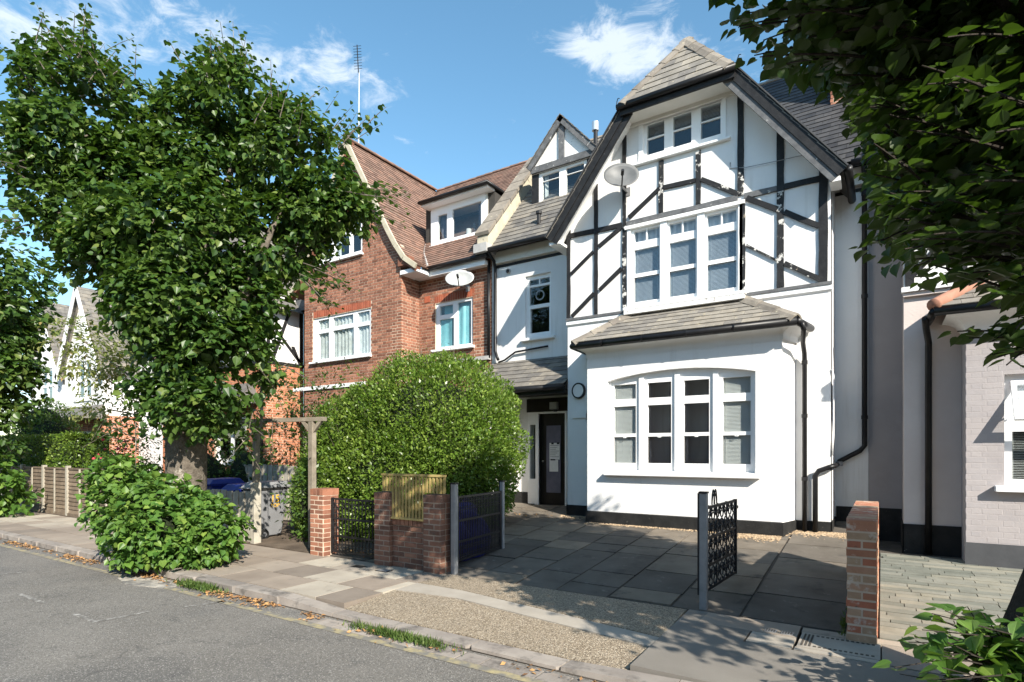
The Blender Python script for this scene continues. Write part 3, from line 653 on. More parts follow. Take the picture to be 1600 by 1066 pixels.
for i, (x0, x1, L) in enumerate(cols):
    cu = cuts.get(i) or [6.0+random.uniform(0, .05)+L*k for k in range(int(5.0/L)+1)]
    cu = cu+([11.15] if cu[-1] < 10.9 else [])
    for y0, y1 in zip(cu[:-1], cu[1:]):
        yc = (y0+y1)/2; o = Vector(((x0+x1)/2, yc, drive_z(0, yc)-.017+random.uniform(-.004, .004)))
        piece('drive_slab', dme, dr, axes(o+Vector((random.uniform(-.006,.006), 0, 0)), Vector((x1-x0-random.uniform(0,.014), random.uniform(-.012,.012), random.uniform(-.009, .009))), sl*(y1-y0-random.uniform(.014,.03)), nrm*.034))
# neighbour's forecourt: long stone setts
fc = tag(MB().prismz([(-.03,5.98),(9,5.98),(9,11.2),(-.03,11.2)], -.1, lambda x, y: nb_z(x, y)-.012).obj('forecourt', M_joint), kind='structure')
sl2 = Vector((0, 1, .043)).normalized(); n2 = Vector((0, -.043, 1)).normalized(); pme = plain_of('stone_paver', M_paver); y = 6.0
while y < 9.95:
    x = -.03-random.uniform(0, .3); h = random.choice((.10, .12, .14))
    while x < 2.6:
        w = random.uniform(.22, .55); a = max(x, -.02)
        if x+w-a > .05:
            piece('stone_paver', pme, fc, axes(((a+x+w)/2, y+h/2, nb_z(0, y+h/2)-.012+random.uniform(-.003, .004)), Vector((x+w-a-.008,0,0)), sl2*(h-.008), n2*.03))
        x += w
    y += h
# gardens to the left
tag(MB().prismz([(-60,6.02),(-7.77,6.02),(-7.77,12),(-60,12)], -.1, lambda x, y: .05*(y-6)).obj('front_gardens', M_soil), kind='structure')
# litter of dry leaves in the gutter, gravel by the bay, tufts of grass
def litter(name, label, xs, ys, zf, size, m, catg):
    n = len(xs); P = np.stack([xs, ys, zf], 1); T = unit(np.stack([rng.normal(size=n), rng.normal(size=n), rng.normal(size=n)*.25], 1)); N = unit(np.stack([rng.normal(size=n)*.4, rng.normal(size=n)*.4, np.ones(n)], 1))
    o = leaves(None, P, N, T, size*(.5+rng.random(n)), 'blade', m, rest=name, wid=1.3); tag(o, label, catg, kind='stuff')
n = 3400; xs = np.concatenate([-4.9-rng.random(n)**1.2*16, rng.uniform(-5, -1.5, 160)]); keepw = .5+.5*np.sin(xs*2.7)+.35*np.sin(xs*7.1); k = rng.random(len(xs)) < keepw; xs = xs[k]
litter('dry_leaves', 'brown dry leaves lying in the gutter along the kerb', xs, KY-.02-np.abs(rng.normal(size=len(xs)))*.09, -.088+rng.random(len(xs))*.02, .042, M_litter, 'leaves')
n = 260; xs = rng.uniform(-9.9, -6.4, n)
litter('fallen_leaves', 'reddish fallen leaves by small iron gate and hedge foot', np.concatenate([rng.uniform(-7.4, -6.3, n), rng.uniform(-9.9, -8.2, 60), rng.uniform(-6.6, -4.7, 70)]), np.concatenate([6.15+rng.random(n)*.5, 4.3+rng.random(60)*.9, 9.6+rng.random(70)*.9]), np.concatenate([np.full(n, .03)+rng.random(n)*.03, np.full(60, .012), np.full(70, .385)]), .045, M_litter, 'leaves')
def pebbles(name, label, pts, size, m):
    mb = MB()
    for (x, y, z) in pts:
        s = size*random.uniform(.5, 1.2); a = random.random()*3
        u = Vector((math.cos(a)*s, math.sin(a)*s, 0)); v = Vector((-math.sin(a)*s*.7, math.cos(a)*s*.7, 0)); c = Vector((x, y, z))
        mb.add([c-u, c+u, c-v, c+v, c+Vector((0,0,s*.6))], [(0,2,4),(2,1,4),(1,3,4),(3,0,4)])
    tag(mb.obj(name, m, kind='stuff', fix=False), label, 'gravel')
pts = []
for i in range(2600):
    x = random.uniform(-1.9, -.35) if i % 3 else random.uniform(-5.4, -1.3)
    yb = 9.63 if x < -1.3 else 10.15
    y = yb-abs(random.gauss(0, .09))*(1.6 if x > -1.9 else .6) if x > -4.6 else 10.1-abs(random.gauss(0, .12))
    pts.append((x, y, drive_z(x, y)+.002))
pebbles('gravel_strip', 'tan gravel scattered along the foot of the white bay', pts, .022, M_gravel)
def tuft(name, label, xs, ys, zz, hgt):
    n = len(xs); P = np.stack([xs, ys, np.full(n, zz)], 1); T = unit(np.stack([rng.normal(size=n)*.5, rng.normal(size=n)*.5, np.ones(n)], 1)); N = rand_dirs(n)
    tag(leaves(None, P, N, T, hgt*(.4+.8*rng.random(n)), 'lance', M_grass, rest=name, wid=.5), label, 'grass', kind='stuff')
n = 900
tuft('grass_tuft', 'green grass tuft growing in gutter by the leafy suckers', rng.normal(-7.35, .22, n), 3.90+rng.normal(size=n)*.045, -.09, .09)
tuft('grass_tuft', 'low green weed patch in gutter at the dropped kerb', np.concatenate([rng.normal(-3.75, .25, n), rng.normal(-4.35, .05, 60)]), 3.88+rng.normal(size=n+60)*.04, -.09, .075)
tuft('grass_tuft', 'thin weeds along the foot of the mixed brick pier', np.full(120, -.28)-rng.random(120)*.04, 5.8+rng.random(120)*1.2, .02, .07)
# ------------------------------------------------------------------ the white half-timbered house
YM, YB, YR = 10.17, 9.65, 11.10
XL, XR = -5.29, -.67
RX, RZ, RS = -3.0, 9.22, 1.31           # cross-gable ridge and pitch
EV_Y, EV_Z, MS = 10.80, 6.36, 1.153     # main roof eaves and pitch
RIDGE_Y, RIDGE_Z = 14.0, 10.05
hs_ = root('half_timbered_house', 'white half-timbered house with big gable, slate bay roof and black downpipes', 'house', (-3.0, 10.2, .4))
def roof_z(x): return RZ-RS*abs(x-RX)
# gable wall with two window openings
top_o = rect(-3.80, -2.24, 7.04, 7.90); ff_o = rect(-4.02, -1.97, 4.36, 5.88)
gw = MB().plate([(XL,.1),(XR,.1),(XR,roof_z(XR)-.08),(-2.40,8.30),(-3.60,8.30),(XL,roof_z(XL)-.08)], [top_o, ff_o], TY(YM), .22)
gw.obj('gable_wall', M_render, hs_)
# right return and left return, recess walls
MB().box(XR-.2, XR, YM+.02, YR+.2, .1, 6.1).obj('return_wall', M_render, hs_)
MB().box(XL, XL+.2, YM+.02, YR+.2, .1, 6.2).obj('return_wall', M_render, hs_)
sash_o = rect(-6.87, -6.20, 4.26, 5.69)
MB().plate(rect(-7.80, XL+.05, .1, 6.42), [sash_o, rect(-6.50, -5.83, .40, 2.52), rect(-6.74, -6.58, .62, 2.30)], TY(YR), .2).obj('recess_wall', M_render, hs_)
MB().plate(rect(XR-.05, -.19, .1, 6.42), [], TY(YR), .2).obj('recess_wall', M_render, hs_)
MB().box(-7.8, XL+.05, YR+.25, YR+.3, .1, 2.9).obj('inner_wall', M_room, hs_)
# painted bands, jetty moulding
MB().box(-7.7, XL, YR-.02, YR-.002, 6.015, 6.075).obj('painted_band', M_black, hs_)
MB().box(XR, -.24, YR-.02, YR-.002, 6.0, 6.05).obj('painted_band', M_black, hs_)
MB().box(-7.72, XL, YR-.10, YR-.003, 6.10, 6.36).obj('fascia', M_soffit, hs_)
MB().box(XR, -.19, YR-.12, YR-.003, 6.08, 6.36).obj('fascia', M_soffit, hs_)
MB().box(XL-.02, -4.03, YM-.05, YM-.002, 4.275, 4.325).obj('jetty_moulding', M_grey_t, hs_)
MB().box(-1.95, XR+.02, YM-.05, YM-.002, 4.275, 4.325).obj('jetty_moulding', M_grey_t, hs_)
for a, b in ((XL-.015, -4.05), (-1.9, XR+.015)):
    MB().add([(a,YM-.035,4.274),(b,YM-.035,4.274),(b,YM-.035,4.20),(a,YM-.035,4.20),(b,YM-.002,4.17),(a,YM-.002,4.17)], [(0,1,2,3),(3,2,4,5)]).obj('jetty_board', M_wpaint, hs_)
# timbers: pixel ends on the gable plane, real boards 3 cm proud
YT = YM-.03
def timber(p0, p1, w, m=M_black, horiz=False, k=0):
    a = PY(*p0, YM); b = PY(*p1, YM)
    mb = MB(); d = Vector((b[0]-a[0], 0, b[1]-a[1])); L = d.length; d.normalize(); n = Vector((-d.z, 0, d.x))
    ns = max(2, int(L/.25)); vs = []
    for i in range(ns+1):          # slightly uneven hand-cut edges
        c = Vector((a[0], 0, a[1]))+d*(L*i/ns); w1 = w/2+random.uniform(-.006, .006); w2 = w/2+random.uniform(-.006, .006)
        for yy in (YT-k*.003, YM-.001):
            vs += [(c.x+n.x*w1, yy, c.z+n.z*w1), (c.x-n.x*w2, yy, c.z-n.z*w2)]
    fs = []
    for i in range(ns):
        o = i*4; fs += [(o, o+4, o+5, o+1), (o, o+2, o+6, o+4), (o+1, o+5, o+7, o+3)]
    fs += [(0,1,3,2), (ns*4, ns*4+2, ns*4+3, ns*4+1)]
    return mb.add(vs, fs).obj('timber', m, hs_)
timber((889,342), (889,497), .075)
timber((931.7,270), (931.7,491), .075, M_black)
timber((976,202), (976,300), .07, M_black); timber((976,300), (976,484), .07, M_peel)
timber((1033.2,252), (1033.2,333), .085, M_peel); timber((1091.5,236), (1091.5,320), .085, M_peel)
timber((1157.5,140), (1157.5,260), .095, M_black); timber((1157.5,260), (1157.5,306), .095, M_peel)
timber((1160.3,318), (1160.3,459), .092, M_peel)
timber((1219.7,186), (1219.7,300), .105, M_black); timber((1219.7,300), (1219.7,449), .105, M_peel)
timber((1286.5,238), (1286.5,441), .125, M_black)
for q in [((892,369.5),(928,361.7)), ((935,360.3),(972,352.2)), ((979.7,350.5),(1153,309.8)), ((1163,307.6),(1214,295.6)), ((1226,292.6),(1280,280.2))]:
    timber(*q, .085, M_grey_t if q[0][0] > 935 and q[0][0] < 1200 else M_black, k=1)
timber((983,341), (1031,295), .075, M_black, k=2); timber((1037.5,293.5), (1087,283), .07, M_black, k=2); timber((1096,281), (1154,304), .075, M_peel, k=2)
timber((893,429), (928,393.5), .06, M_black, k=2); timber((936,385.5), (972,355.5), .07, M_black, k=2)
timber((894,495), (929,459), .07, M_black, k=2); timber((937,454), (972,420), .07, M_black, k=2)
timber((1167,310.5), (1215,328.3), .08, M_black, k=2); timber((1226,331.8), (1280,354), .085, M_black, k=2)
timber((1166.5,384), (1214,407), .03, M_peel, k=2); timber((1226,412), (1284,438), .075, M_peel, k=2)
# windows of the gable
cols3 = [(-3.655,-3.33),(-3.165,-2.84),(-2.675,-2.34)]
w = window(hs_, rect(-3.80,-2.24,7.04,7.90), [(a, b, 7.165, 7.725) for a, b in cols3], YM, M_wpaint, .09, .03, sill=(-3.93,-2.16,6.99,7.045,.11), bars=[(a, b, 7.452, 7.474) for a, b in cols3], name='attic_window', blind=[('slats', -3.75, -2.28, 7.50, 7.74, .10, .9, M_blindblue)])
for a, b in ((-3.80,-3.72),(-2.30,-2.24)): MB().box(a, b, YM-.02, YM+.03, 7.045, 7.90).obj('architrave', M_wpaint, w)
MB().box(-3.84, -2.20, YM-.03, YM+.03, 7.82, 7.90).obj('architrave', M_wpaint, w)
cols3 = [(-3.90,-3.42),(-3.23,-2.76),(-2.56,-2.08)]
pn = []; br = []
for a, b in cols3:
    pn += [(a, b, 5.585, 5.795), (a, b, 4.995, 5.445), (a, b, 4.465, 4.925)]; br.append(((a+b)/2-.011, (a+b)/2+.011, 5.585, 5.795))
w = window(hs_, rect(-4.02,-1.97,4.36,5.88), pn, YM, M_wpaint, .10, .015, sill=(-4.06,-1.90,4.30,4.365,.17), bars=br, name='sash_window',
           blind=[('slats', a-.03, b+.03, 4.44, 5.46, .07, .95, M_blindblue) for a, b in cols3]+[('sheet', -3.95, -2.03, 5.50, 5.82, .12, M_blindblue)],
           sash=[(a, b, 4.465, 4.925, .018) for a, b in cols3])
for a, b in ((-4.02,-3.955),(-3.385,-3.265),(-2.72,-2.60),(-2.04,-1.97)): MB().box(a, b, YM-.03, YM+.015, 4.366, 5.88).obj('mullion', M_wpaint, w)
MB().box(-4.06, -1.93, YM-.06, YM+.015, 5.84, 5.90).obj('drip_board', M_wpaint, w)
MB().box(-4.04, -1.92, YM-.15, YM-.001, 4.22, 4.298).obj('sill_bed', M_wpeel, w)
# recess sash window
w = window(hs_, sash_o, [(-6.79,-6.54,5.48,5.60),(-6.51,-6.26,5.48,5.60),(-6.79,-6.26,5.02,5.43),(-6.77,-6.27,4.38,4.94)], YR, M_wpaint, .08, .06, sill=(-6.95,-6.08,4.19,4.265,.16), name='sash_window', roomcol=M_room)
MB().add([(-6.53+.12*math.cos(t*math.pi/10), YR+.088, 5.235+.12*math.sin(t*math.pi/10)) for t in range(20)]+[(-6.53+.085*math.cos(t*math.pi/10), YR+.088, 5.235+.085*math.sin(t*math.pi/10)) for t in range(20)], [(t, (t+1) % 20, (t+1) % 20+20, t+20) for t in range(20)]).obj('extractor_ring', M_steel, w)
# bay: front with segmental opening, splayed cheeks, plinth, cove, gutter
XBL, XBR = -4.61, -1.30
def arch(n=16, x0=-4.20, x1=-1.68, z0=1.30, zs=2.94, rise=.14):
    p = [(x0, z0), (x1, z0)]
    for i in range(n+1):
        t = i/n; p.append((x1+(x0-x1)*t, zs+rise*math.sin(math.pi*t)**.8))
    return p
MB().plate(rect(XBL, XBR, .1, 3.62), [arch()], TY(YB), .16).obj('bay_wall', M_wbrick, hs_)
MB().hexa([(XBR,YB,.1),(XBR+.13,YM,.1),(XBR-.2,YM,.1),(XBR-.2,YB+.01,.1),(XBR,YB,3.62),(XBR+.13,YM,3.62),(XBR-.2,YM,3.62),(XBR-.2,YB+.01,3.62)]).obj('bay_cheek', M_wbrick, hs_)
MB().hexa([(XBL,YB,.1),(XBL+.2,YB+.01,.1),(XBL+.2,YM,.1),(XBL-.13,YM,.1),(XBL,YB,3.62),(XBL+.2,YB+.01,3.62),(XBL+.2,YM,3.62),(XBL-.13,YM,3.62)]).obj('bay_cheek', M_wbrick, hs_)
pl = MB(); e = .025
path = [(XBL-.13-e,YM), (XBL-e,YB-e), (XBR+e,YB-e), (XBR+.13+e,YM)]
for (p, q) in zip(path[:-1], path[1:]):
    pl.add([(*p,.1),(*q,.1),(*q,.55),(*p,.55),(p[0]*.999,p[1]+e,.565),(q[0]*.999,q[1]+e,.565)], [(0,1,2,3),(3,2,5,4)])
pl.obj('plinth', M_plinth, hs_)
MB().box(XBR+.15, XR+.015, YM-.02, YM-.001, .1, .56).obj('plinth', M_plinth, hs_)
MB().box(XL-.015, XBL-.15, YM-.02, YM-.001, .1, .60).obj('plinth', M_plinth, hs_)
MB().box(XR+.001, XR+.02, YM-.02, YR, .1, .56).obj('plinth', M_plinth, hs_)
MB().box(XL-.02, XL-.001, YM-.02, YR-.03, .1, .60).obj('plinth', M_plinth, hs_)
MB().box(-7.7, -6.80, YR-.02, YR-.001, .1, .74).obj('plinth', M_plinth, hs_)
MB().box(XR+.02, .27, YR-.02, YR-.001, .1, .74).obj('plinth', M_plinth, hs_)
GY = 9.40; GZ = 3.61        # bay gutter
cv_ = []; n = 8
outer = [(XBL-.17,YM), (XBL-.02,YB-.01), (XBR+.02,YB-.01), (XBR+.17,YM)]
goff = [(XBL-.22,YM), (XBL-.16,GY+.07), (XBR+.20,GY+.07), (XBR+.34,YM)]
mb = MB(); mb.add([(*p, 3.40) for p in outer]+[(*p, 3.455) for p in outer], [(i, i+1, i+5, i+4) for i in range(3)])
rings = []
for k in range(n+1):
    t = k/n; f = 1-math.cos(t*math.pi/2); zz = 3.455+.115*math.sin(t*math.pi/2)
    rings.append([(a[0]+(b[0]-a[0])*f, a[1]+(b[1]-a[1])*f, zz) for a, b in zip(outer, goff)])
for r in rings: mb.v += r
b0 = 8
for k in range(n):
    for i in range(3): mb.f.append((b0+k*4+i, b0+k*4+i+1, b0+(k+1)*4+i+1, b0+(k+1)*4+i))
mb.obj('cove', M_wbrick, hs_)
gp_ = [(XBL-.24,YM-.05,GZ), (XBL-.19,GY,GZ), (XBR+.24,GY,GZ), (XBR+.36,YM-.05,GZ)]
MB().tube(gp_[1:3], .06, 10).obj('gutter', M_blackgut, hs_, smooth=True)
MB().tube(gp_[:2], .055, 10).obj('gutter', M_blackgut, hs_, smooth=True)
MB().tube(gp_[2:], .055, 10).obj('gutter', M_blackgut, hs_, smooth=True)
for x in (-4.2,-3.45,-2.7,-1.95): MB().tube([(x-.015,GY,GZ),(x+.015,GY,GZ)], .067, 10).obj('gutter_bracket', M_blackgut, hs_)
MB().box(XBL-.17, XBR+.22, GY+.06, GY+.085, GZ-.05, GZ+.05).obj('fascia', M_black, hs_)
# bay roof: front slope between two hips
bl, brr = (XBL-.20, GY-.03, GZ+.05), (XBR+.26, GY-.03, GZ+.05); tz = 4.235
tl, trr = (-4.00, YM, tz), (-1.92, YM, tz)
sd = Vector((0, YM-GY+.03, tz-GZ-.05)); LS = sd.length
slates(hs_, bl, (1,0,0), sd, LS, lambda t: [(t/LS*(tl[0]-bl[0]), (brr[0]-bl[0])-t/LS*(brr[0]-trr[0]))], .27, .155, M_slate_tan, cap=60, th=.011)
MB().add([bl, brr, trr, tl], [(0,1,2,3)]).obj('roof_deck', M_slate_dk, hs_)
MB().add([brr, (XBR+.40, YM-.002, GZ+.05), trr], [(0,1,2)]).obj('roof_deck', M_slate, hs_)
MB().add([bl, tl, (XBL-.30, YM-.002, GZ+.05)], [(0,1,2)]).obj('roof_deck', M_slate, hs_)
ridge_tiles(hs_, (bl[0]+.02, bl[1]+.03, bl[2]+.03), (tl[0], tl[1]-.03, tl[2]+.03), M_ridge, 3, .12, .05)
ridge_tiles(hs_, (brr[0]-.02, brr[1]+.03, brr[2]+.03), (trr[0], trr[1]-.03, trr[2]+.03), M_ridge, 3, .12, .05)
# bay window: four sash lights
c4 = [(-4.12,-3.70),(-3.48,-3.06),(-2.84,-2.42),(-2.20,-1.77)]
pn = []
for a, b in c4: pn += [(a, b, 2.615, 2.88), (a, b, 1.99, 2.485), (a, b, 1.46, 1.93)]
w = window(hs_, arch(), pn, YB, M_wpaint, .07, .10, sill=None, room=.9, name='bay_window', roomcol=M_room, sash=[(a, b, 1.46, 1.93, .02) for a, b in c4],
           blind=[('slats', a-.04, b+.04, 1.42, 2.92, .056, (1.15, .12, .08, 1.15)[i], (M_blind, M_cloth, M_cloth, M_blind)[i]) for i, (a, b) in enumerate(c4)])
for a, b in ((-4.20,-4.17),(-3.63,-3.545),(-2.99,-2.905),(-2.35,-2.265),(-1.71,-1.68)):
    MB().box(a, b, YB+.065, YB+.10, 1.33, 2.99).obj('mullion', M_wpaint, w)
for a, b in c4: MB().tube([((a+b)/2-.03, YB+.115, 1.935), ((a+b)/2-.02, YB+.09, 1.915), ((a+b)/2+.02, YB+.09, 1.915), ((a+b)/2+.03, YB+.115, 1.935)], .006, 6).obj('sash_lift', M_wpaint, w)
s = MB().hexa([(-4.24,YB-.12,1.235),(-1.60,YB-.12,1.235),(-1.60,YB+.10,1.235),(-4.24,YB+.10,1.235),(-4.24,YB-.12,1.285),(-1.60,YB-.12,1.285),(-1.60,YB+.10,1.33),(-4.24,YB+.10,1.33)]).obj('sill', M_wpaint, w); bevel_obj(s, .01, 2)
# half-hipped gable roof: bargeboards, soffits, hip slates
FY = 9.80
def rake(side):
    sgn = -1 if side == 'L' else 1
    xe = -5.55 if side == 'L' else -.45; xh = RX+sgn*.95
    ze, zh = roof_z(xe), roof_z(xh)
    d = Vector((xh-xe, 0, zh-ze)).normalized(); n = Vector((-d.z, 0, d.x)); n = n if n.z > 0 else -n
    A, B = Vector((xe, FY, ze)), Vector((xh, FY, zh))
    def strip(o0, o1, y0, y1, nm, m):
        p = [A-n*o0, B-n*o0, B-n*o1, A-n*o1]
        q = [Vector((v.x, y0, v.z)) for v in p]+[Vector((v.x, y1, v.z)) for v in p]
        return MB().hexa([q[0], q[1], q[5], q[4], q[3], q[2], q[6], q[7]]).obj(nm, m, hs_)
    strip(-.03, .13, FY-.02, FY+.02, 'bargeboard', M_black)
    strip(.132, .24, FY, FY+.035, 'bargeboard', M_grey_t if side == 'R' else M_black)
    strip(.10, .13, FY+.036, YM+.01, 'soffit', M_wpaint)
    strip(-.05, -.031, FY-.05, 13.3, 'roof_edge', M_slate_dk)
    # slope behind
    O = Vector((xe, FY-.03, ze)); up = Vector((xh-xe, 0, zh-ze)).normalized(); W = 3.6; Lh = (Vector((RX,0,RZ))-Vector((xe,0,ze))).length
    k = (B-A).length
    slates(hs_, O, (0,1,0), up, Lh, lambda t: [(0 if t < k else (t-k)/(Lh-k)*.75, W)], .30, .2, M_slate, 0, rest='slating')
rake('L'); rake('R')
HX0, HX1, HZ, HY = -3.98, -2.04, roof_z(-3.98)+.0, 9.74
AP = Vector((RX, 10.50, RZ))
MB().box(HX0-.02, HX1+.02, HY-.01, HY+.03, HZ-.16, HZ-.01).obj('fascia', M_black, hs_)
MB().tube([(HX0-.06,HY-.05,HZ-.02),(HX1+.06,HY-.05,HZ-.02)], .055, 10).obj('gutter', M_blackgut, hs_, smooth=True)
MB().box(HX0, HX1, HY+.03, YM+.01, HZ-.14, HZ-.115).obj('soffit', M_soffit, hs_)
MB().box(HX0+.02, HX1-.02, YM-.05, YM-.001, HZ-.20, HZ-.141).obj('bed_mould', M_soffit, hs_)
sd = Vector((0, AP.y-HY+.08, AP.z-HZ)); LS = sd.length; bl = Vector((HX0-.02, HY-.08, HZ))
slates(hs_, bl, (1,0,0), sd, LS, lambda t: [(t/LS*(RX-bl.x), (HX1+.02-bl.x)-t/LS*(HX1+.02-RX))], .30, .19, M_slate_tan, cap=34, th=.012)
MB().add([bl, (HX1+.02, HY-.08, HZ), tuple(AP)], [(0,1,2)]).obj('roof_deck', M_slate_dk, hs_)
ridge_tiles(hs_, (HX0, HY-.05, HZ+.03), AP+Vector((0,0,.04)), M_ridge, 5, .13, .055)
ridge_tiles(hs_, (HX1, HY-.05, HZ+.03), AP+Vector((0,0,.04)), M_ridge, 5, .13, .055)
ridge_tiles(hs_, AP+Vector((0,.05,.05)), (RX, 13.25, RZ+.05), M_ridge, 6, .13, .055)
for x in (HX0-.07, HX1+.07): MB().tube([(x, HY-.04, HZ-.05), (x+.01, HY-.05, HZ+.08), (x+.04, HY-.07, HZ+.13), (x+.07, HY-.07, HZ+.12)], .008, 6).obj('hip_iron', M_iron, hs_)
MB().box(XR+.002, -.52, FY+.03, YM+.02, 5.74, 5.80).obj('eaves_box', M_wpaint, hs_)
MB().tube([(-.42, FY+.02, 5.88), (-.42, YR, 5.88)], .06, 10).obj('gutter', M_blackgut, hs_, smooth=True)
MB().box(-5.53, XL-.002, FY+.03, YR, 5.75, 5.80).obj('eaves_box', M_wpaint, hs_)
# main roof left and right of the gable
up = Vector((0, RIDGE_Y-EV_Y, RIDGE_Z-EV_Z)); LS = up.length
slates(hs_, (-7.62, EV_Y-.03, EV_Z+.02), (1,0,0), up, LS, lambda t: isub([(0, 3.6)], [(1.02-.62, 1.02+1.36)] if (2.2 < t < 3.5) else []), .30, .19, M_slate, cap=75, th=.012)
slates(hs_, (-2.6, EV_Y-.03, EV_Z+.02), (1,0,0), up, LS, lambda t: isub([(max(.0, 0), 3.0)], [(1.77, 2.95)] if t > 2.6 else []), .28, .17, M_slate_dk, cap=40, th=.011)
MB().add([(-7.7,EV_Y,EV_Z),(-.1,EV_Y,EV_Z),(-.1,RIDGE_Y,RIDGE_Z),(-7.7,RIDGE_Y,RIDGE_Z)], [(0,1,2,3)]).obj('roof_deck', M_slate_dk, hs_)
MB().add([(-7.7,RIDGE_Y,RIDGE_Z),(-.1,RIDGE_Y,RIDGE_Z),(-.1,17.4,6.1),(-7.7,17.4,6.1)], [(0,1,2,3)]).obj('rear_roof', M_slate_dk, hs_)
MB().box(-7.7, -.1, 17.0, 17.2, .1, 6.5).obj('rear_wall', M_wbrick, hs_)
ridge_tiles(hs_, (-7.6, RIDGE_Y, RIDGE_Z+.03), (-.1, RIDGE_Y, RIDGE_Z+.03), M_ridge, 18, .14, .06)
MB().tube([(-7.66,EV_Y-.08,EV_Z-.02),(XL-.25,EV_Y-.08,EV_Z-.02)], .06, 10).obj('gutter', M_blackgut, hs_, smooth=True)
MB().tube([(-.42,EV_Y-.08,EV_Z-.02),(.3,EV_Y-.08,EV_Z-.02)], .06, 10).obj('gutter', M_blackgut, hs_, smooth=True)
MB().tube([(-6.55,11.17,6.85),(-6.55,11.17,7.06),(-6.55,11.17,7.08),(-6.55,11.17,7.14)], [.045,.045,.07,.07], 10).obj('vent_pipe', M_iron, hs_)
# party parapet with stone coping
for i in range(8):
    t0, t1 = i/8, (i+1)/8-.008; y0, y1 = 10.72+t0*2.5, 10.72+t1*2.5; z0, z1 = 6.72+t0*2.88, 6.72+t1*2.88
    MB().hexa([(-8.02,y0,z0),(-7.62,y0,z0),(-7.62,y1,z1),(-8.02,y1,z1),(-8.02,y0-.03,z0+.07),(-7.62,y0-.03,z0+.07),(-7.62,y1-.03,z1+.07),(-8.02,y1-.03,z1+.07)]).obj('coping_stone', M_ridge, hs_)
MB().hexa([(-7.98,10.75,6.3),(-7.67,10.75,6.3),(-7.67,13.6,9.5),(-7.98,13.6,9.5),(-7.98,10.75,6.72),(-7.67,10.75,6.72),(-7.67,13.2,9.58),(-7.98,13.2,9.58)]).obj('parapet', M_stone, hs_)
MB().box(-8.0, -7.63, 10.62, 11.1, 6.30, 6.50).obj('kneeler', M_lead, hs_)
# dormer with pointed gable
DY = 11.90; dx0, dx1, dcx = -7.20, -5.48, -6.34
MB().plate([(dx0+.02,8.42),(dx1-.02,8.42),(dx1-.02,8.62),(dcx,9.50),(dx0+.02,8.62)], [], TY(DY), .06, back=True).obj('dormer_gable', M_wpeel, hs_)
MB().plate(rect(dx0+.02, dx1-.02, 7.42, 8.43), [rect(-6.99,-5.70,7.48,8.42)], TY(DY+.01), .08, back=True).obj('dormer_front', M_black, hs_)
for s, e2 in ((dx0+.01, dx0+.05), (dx1-.05, dx1-.01)): MB().hexa([(s,DY+.09,7.4),(e2,DY+.09,7.4),(e2,13.2,8.5),(s,13.2,8.5),(s,DY+.09,8.62),(e2,DY+.09,8.62),(e2,13.2,8.62),(s,13.2,8.62)]).obj('dormer_cheek', M_slate_dk, hs_)
def dbar(a, b, w, m=M_grey_t, yy=DY-.03, nm='timber'):
    MB().bar((a[0],yy,a[1]), (b[0],yy,b[1]), .05, w, up=(0,1,0) if False else (0,0,1)).obj(nm, m, hs_)
MB().box(dcx-.07, dcx+.07, DY-.05, DY-.002, 8.58, 9.36).obj('timber', M_grey_t, hs_)
MB().box(dx0+.03, dx1-.03, DY-.06, DY-.002, 8.43, 8.58).obj('timber', M_grey_t, hs_)
for s in (-1, 1):
    x0 = dx0-.06 if s < 0 else dx1+.06
    A = Vector((x0, 0, 8.58)); B = Vector((dcx, 0, 9.60)); d = (B-A).normalized(); n = Vector((-d.z,0,d.x)); n = n if n.z > 0 else -n
    p = [A, B, B-n*.13, A-n*.13]; q = [Vector((v.x, DY-.10, v.z)) for v in p]+[Vector((v.x, DY-.06, v.z)) for v in p]
    MB().hexa([q[0],q[1],q[5],q[4],q[3],q[2],q[6],q[7]]).obj('bargeboard', M_grey_t, hs_)
    slates(hs_, Vector((x0, DY-.12, 8.58)), (0,1,0), B-A, (B-A).length, lambda t: [(0, 1.75)], .28, .18, M_slate, 0)
    MB().add([(x0,DY-.1,8.57),(dcx,DY-.1,9.59),(dcx,13.7,9.59),(x0,13.7,8.57)], [(0,1,2,3)]).obj('roof_deck', M_slate_dk, hs_)
window(hs_, rect(-6.99,-5.70,7.48,8.42), [(-6.90,-6.43,7.57,8.36),(-6.25,-5.78,7.57,8.36)], DY, M_wpaint, .07, .03, sill=(-7.04,-5.65,7.43,7.49,.07), name='dormer_window', bars=[(-6.90,-6.43,8.20,8.212),(-6.25,-5.78,8.20,8.212)], room=.6, blind=[('sheet', -6.92, -6.80, 7.55, 8.38, .12, M_lace)])
MB().tube([(-6.22,13.5,9.3),(-6.21,13.5,10.05)], .055, 10).obj('flue', M_iron, hs_)
MB().tube([(-6.22,13.5,9.98),(-6.22,13.5,10.2)], .09, 10).obj('flue_cowl', M_alu, hs_)
